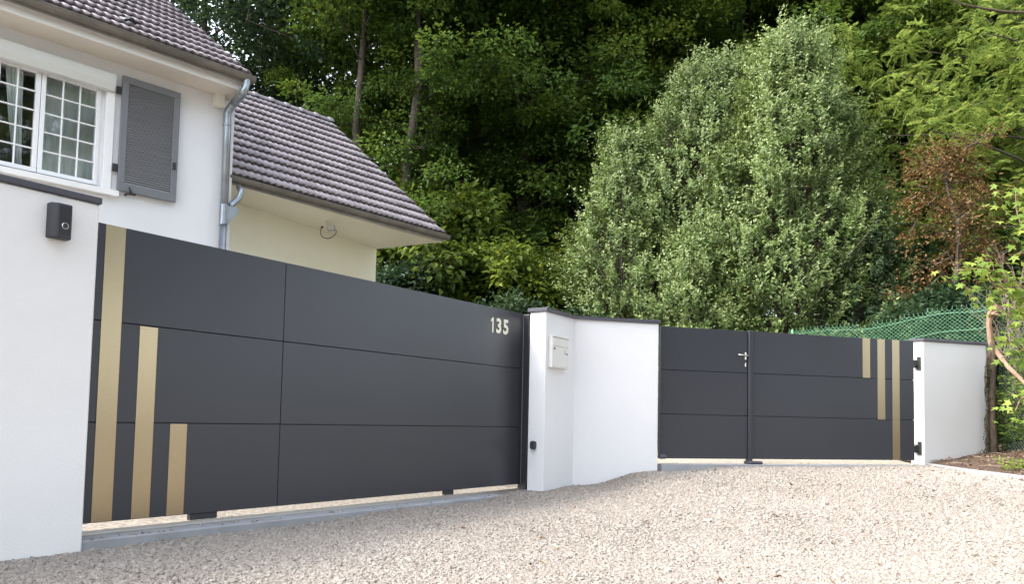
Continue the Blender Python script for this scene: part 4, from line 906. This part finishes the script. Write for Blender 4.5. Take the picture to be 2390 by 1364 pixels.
# dry twig bush at the right edge
x, y = gx(2375, 10.9), 10.9; db = empty('dry_bush', (x, y, float(zs(x, y)))); tag(db, 'leafless grey brown twiggy bush above the stump', 'bush')
bm = bmesh.new()
for k in range(48):
    b0 = Vector((x+random.uniform(-.25, .35), y+random.uniform(-.2, .2), 1.35+random.uniform(-.5, .4))); d = Vector((random.uniform(-.55, .35), random.uniform(-.3, .3), random.uniform(.5, 1))).normalized(); p = [b0]
    for q in range(5): d = (d+Vector((random.uniform(-.25, .25), random.uniform(-.2, .2), random.uniform(-.12, .1)))).normalized(); p.append(p[-1]+d*random.uniform(.12, .24))
    tube_bm(p, [.007, .006, .005, .004, .003, .002], 4, bm, False)
    for q in range(2):
        s_ = p[random.randint(1, 4)]; e_ = s_+Vector((random.uniform(-.2, .2), random.uniform(-.1, .1), random.uniform(.05, .25))); tube_bm([s_, e_], [.004, .0015], 3, bm, False)
o = frombm('twigs', bm, M['twig'], db); tag(o, kind='stuff')
frombm('stem', tube_bm([Vector((x, y, float(zs(x, y))-.2)), Vector((x-.05, y, .5)), Vector((x+.05, y, 1.5))], [.03, .025, .015], 6), M['twig'], db)

# maple sapling with large leaves
def maple_leaf():
    out = []; lob = [(0, 1.0), (52, .86), (112, .52)]; pts = []
    prof = [(-150, .22), (-112, .55), (-88, .34), (-55, .88), (-28, .42), (-12, .72), (0, 1.05), (12, .72), (28, .42), (55, .88), (88, .34), (112, .55), (150, .22)]
    V = [(0, 0, 0)]
    for a, r in prof: aa_ = R(a); V.append((math.sin(aa_)*r, .25+math.cos(aa_)*r, -.10*r*r+.10*abs(math.sin(aa_))*r))
    V[0] = (0, .22, 0); Fc = [(0, k, k+1) for k in range(1, len(V)-1)]+[(0, len(V)-1, 1)]
    me = bpy.data.meshes.new('leaf'); me.from_pydata(V, [], Fc); return me
mlm = []
for k in range(5):
    me = maple_leaf(); at = me.attributes.new('tint', 'FLOAT', 'POINT'); at.data.foreach_set('value', np.full(len(me.vertices), .1+.2*k, np.float32)); me.materials.append(M['lf_maple']); mlm.append(me)
MLV = []
def maple_branch(e, pts, rad, nleaf, sz):
    p = smooth_path(pts, 6); frombm('branch', tube_bm(p, [rad*(1-.8*k/len(p))+.002 for k in range(len(p))], 6), M['bark_fresh'], e, True)
    for k in range(int(nleaf*2.6)):
        q = p[min(len(p)-1, int(len(p)*(.15+.85*random.random())))]; off = Vector((random.gauss(0, .10), random.gauss(0, .12), random.gauss(0, .09)))
        s_ = sz*random.uniform(.65, 1.15)
        MLV.append(Matrix.Translation(q+off) @ Matrix.Rotation(random.uniform(-1, 1), 4, 'Z') @ Matrix.Rotation(random.uniform(.1, 1.25), 4, 'X') @ Matrix.Rotation(math.pi+random.uniform(-1.2, 1.2), 4, 'Z') @ Matrix.Scale(s_, 4))
def mp_(u, v, Y=8.7): return pY(u, v, Y)
ms = empty('maple_sapling', (5.75, 8.7, float(zs(5.75, 8.7)))); tag(ms, 'young maple with big yellow green leaves at the right edge', 'sapling')
frombm('trunk', tube_bm(smooth_path([Vector((5.95, 8.7, -.5)), Vector((5.98, 8.7, .4)), Vector((5.9, 8.7, 1.2)), Vector((6.0, 8.7, 2.6))], 5), [.03-.0012*k for k in range(16)], 8), M['bark_fresh'], ms, True)
maple_branch(ms, [mp_(2430, 700), mp_(2370, 660), mp_(2300, 630), mp_(2232, 632)], .014, 37, 0.075)
maple_branch(ms, [mp_(2440, 740), mp_(2380, 690), mp_(2320, 665), mp_(2290, 600)], .012, 44, 0.081)
maple_branch(ms, [mp_(2440, 640), mp_(2400, 560), mp_(2375, 500), mp_(2370, 440)], .012, 37, 0.081)
maple_branch(ms, [mp_(2440, 760), mp_(2400, 740), mp_(2350, 730), mp_(2310, 690)], .012, 33, 0.075)
maple_branch(ms, [mp_(2450, 860), mp_(2400, 830), mp_(2370, 800), mp_(2350, 800)], .012, 37, 0.075)
maple_branch(ms, [mp_(2450, 940), mp_(2410, 930), mp_(2385, 930), mp_(2370, 960)], .012, 22, 0.069)
MLV.sort(key=lambda q: abs(proj(q.translation)[0]-2300))
for q in MLV[:290]:
    o = bpy.data.objects.new('leaf', random.choice(mlm)); col.objects.link(o); o.parent = ms; o.matrix_parent_inverse = wm(ms).inverted(); o.matrix_basis = q
bm = bmesh.new()
for q in MLV[290:]:
    t = mlm[2].copy(); t.transform(q); bm.from_mesh(t); bpy.data.meshes.remove(t)
o = frombm('foliage', bm, M['lf_maple'], ms); at = o.data.attributes.get('tint') or o.data.attributes.new('tint', 'FLOAT', 'POINT'); at.data.foreach_set('value', np.repeat(rng.random(len(at.data)//14+1), 14)[:len(at.data)].astype(np.float32)); tag(o, kind='stuff')
print('maple leaves', len(MLV))
# overhanging twig at the top right
ob = empty('overhanging_branch', pY(2420, 20, 10)); tag(ob, 'bare dark branch crossing the top right corner', 'branch')
frombm('branch', tube_bm(smooth_path([pY(2450, 28, 10), pY(2360, 28, 10), pY(2290, 18, 10), pY(2230, 3, 10), pY(2190, -30, 10)], 5), [.022-.0008*k for k in range(21)], 7), M['bark_dark'], ob, True)

# weeds under the stump
def weeds(name, u, v, n, ht, wd, L, m, lab, Y=10.2, cat='plant'):
    p = pY(u, v, Y); e = empty(name, p); tag(e, lab, cat, 'plants on the earth bank'); bm = bmesh.new(); P = []; A = []
    for k in range(n):
        b = Vector((p.x+random.gauss(0, wd*.5), p.y+random.gauss(0, wd*.4), 0)); b.x = max(b.x, 6.49+random.random()*.1) if name == 'weed_clump' else b.x; b.z = float(zs(b.x, b.y))-.01; d = Vector((random.gauss(.08, .15), random.gauss(0, .2), 1)).normalized(); h_ = ht*random.uniform(.5, 1.1); q = [b, b+d*h_*.5, b+d*h_+Vector((random.gauss(0, .04), random.gauss(0, .04), 0))]
        tube_bm(q, [.005, .004, .002], 4, bm, False)
        if name == 'weed_clump' and b.x < 6.48: continue
        for j in range(26):
            f = random.uniform(.15, 1); a = Vector((random.gauss(0, 1), random.gauss(0, 1), .25)).normalized(); c = b.lerp(q[2], f)+a*random.uniform(0, .08); P.append(c); A.append(a)
    frombm('stems', bm, M['bark_dark'], e); n = len(P); P = np.array(P); A = np.array(A)
    o = link('leaves', leaf_mesh('leaves', P, A, np.array([0, 0, 1.])+rng.normal(size=(n, 3))*.4, L*rng.uniform(.6, 1.2, n), L*.6*rng.uniform(.7, 1.1, n), rng.random(n)), m, e); tag(o, kind='stuff')
weeds('weed_clump', 2372, 1040, 60, .95, .30, .085, M['lf_weed'], 'tall leafy weeds growing against the fence right of the stump', 10.35)
weeds('weed_clump', 2400, 1040, 60, 1.25, .40, .09, M['lf_weed'], 'taller weeds at the right edge behind the stump branch', 9.9)
weeds('weed_clump', 2352, 1052, 26, .25, .22, .05, M['lf_laurel2'], 'low dark weeds at the foot of the stump', 10.3)
weeds('seedling', 2366, 1103, 3, .14, .03, .06, M['lf_maple'], 'single bright yellow green seedling on the bare soil near the kerb', 8.7)
# leaf litter
n = 1600; Y_ = rng.uniform(6.2, 11.2, n); X_ = kx(Y_)+.06+rng.random(n)**.8*1.7; P = np.stack([X_, Y_, zs(X_, Y_)+.006], -1)
n2 = 150; Y2 = rng.uniform(3.5, 10, n2); X2 = kx(Y2)-.1-rng.random(n2)**1.6*5.5; k2 = ~behind(X2, Y2-.3) & (X2*G1.n.x+Y2*G1.n.y > G1.P.dot(G1.n)+.3); X2 = X2[k2]; Y2 = Y2[k2]; P = np.concatenate([P, np.stack([X2, Y2, zg(X2, Y2)+.012], -1)]); n = len(P)
Aa = rng.normal(size=(n, 3)); Aa[:, 2] *= .25
o = link('leaf_litter', leaf_mesh('leaf_litter', P, Aa, np.array([0, 0, 1.])+rng.normal(size=(n, 3))*.35, rng.uniform(.02, .065, n), rng.uniform(.012, .04, n), rng.random(n)), M['lf_litter']); tag(o, 'scattered dead leaves on the brown soil by the kerb', 'dead leaves', None, 'stuff')
bm = bmesh.new()
for k in range(60):
    y = random.uniform(7, 10.6); x = kx(y)+random.uniform(.15, 1.3); a = random.uniform(0, 3.14); l_ = random.uniform(.08, .35); z = float(zs(x, y))+.01
    tube_bm([(x-math.cos(a)*l_/2, y-math.sin(a)*l_/2, z), (x, y, z+.012), (x+math.cos(a)*l_/2, y+math.sin(a)*l_/2, z)], [.003, .005, .002], 4, bm)
o = frombm('fallen_twigs', bm, M['twig']); tag(o, 'fallen twigs lying on the brown soil bank', 'twigs', None, 'stuff')
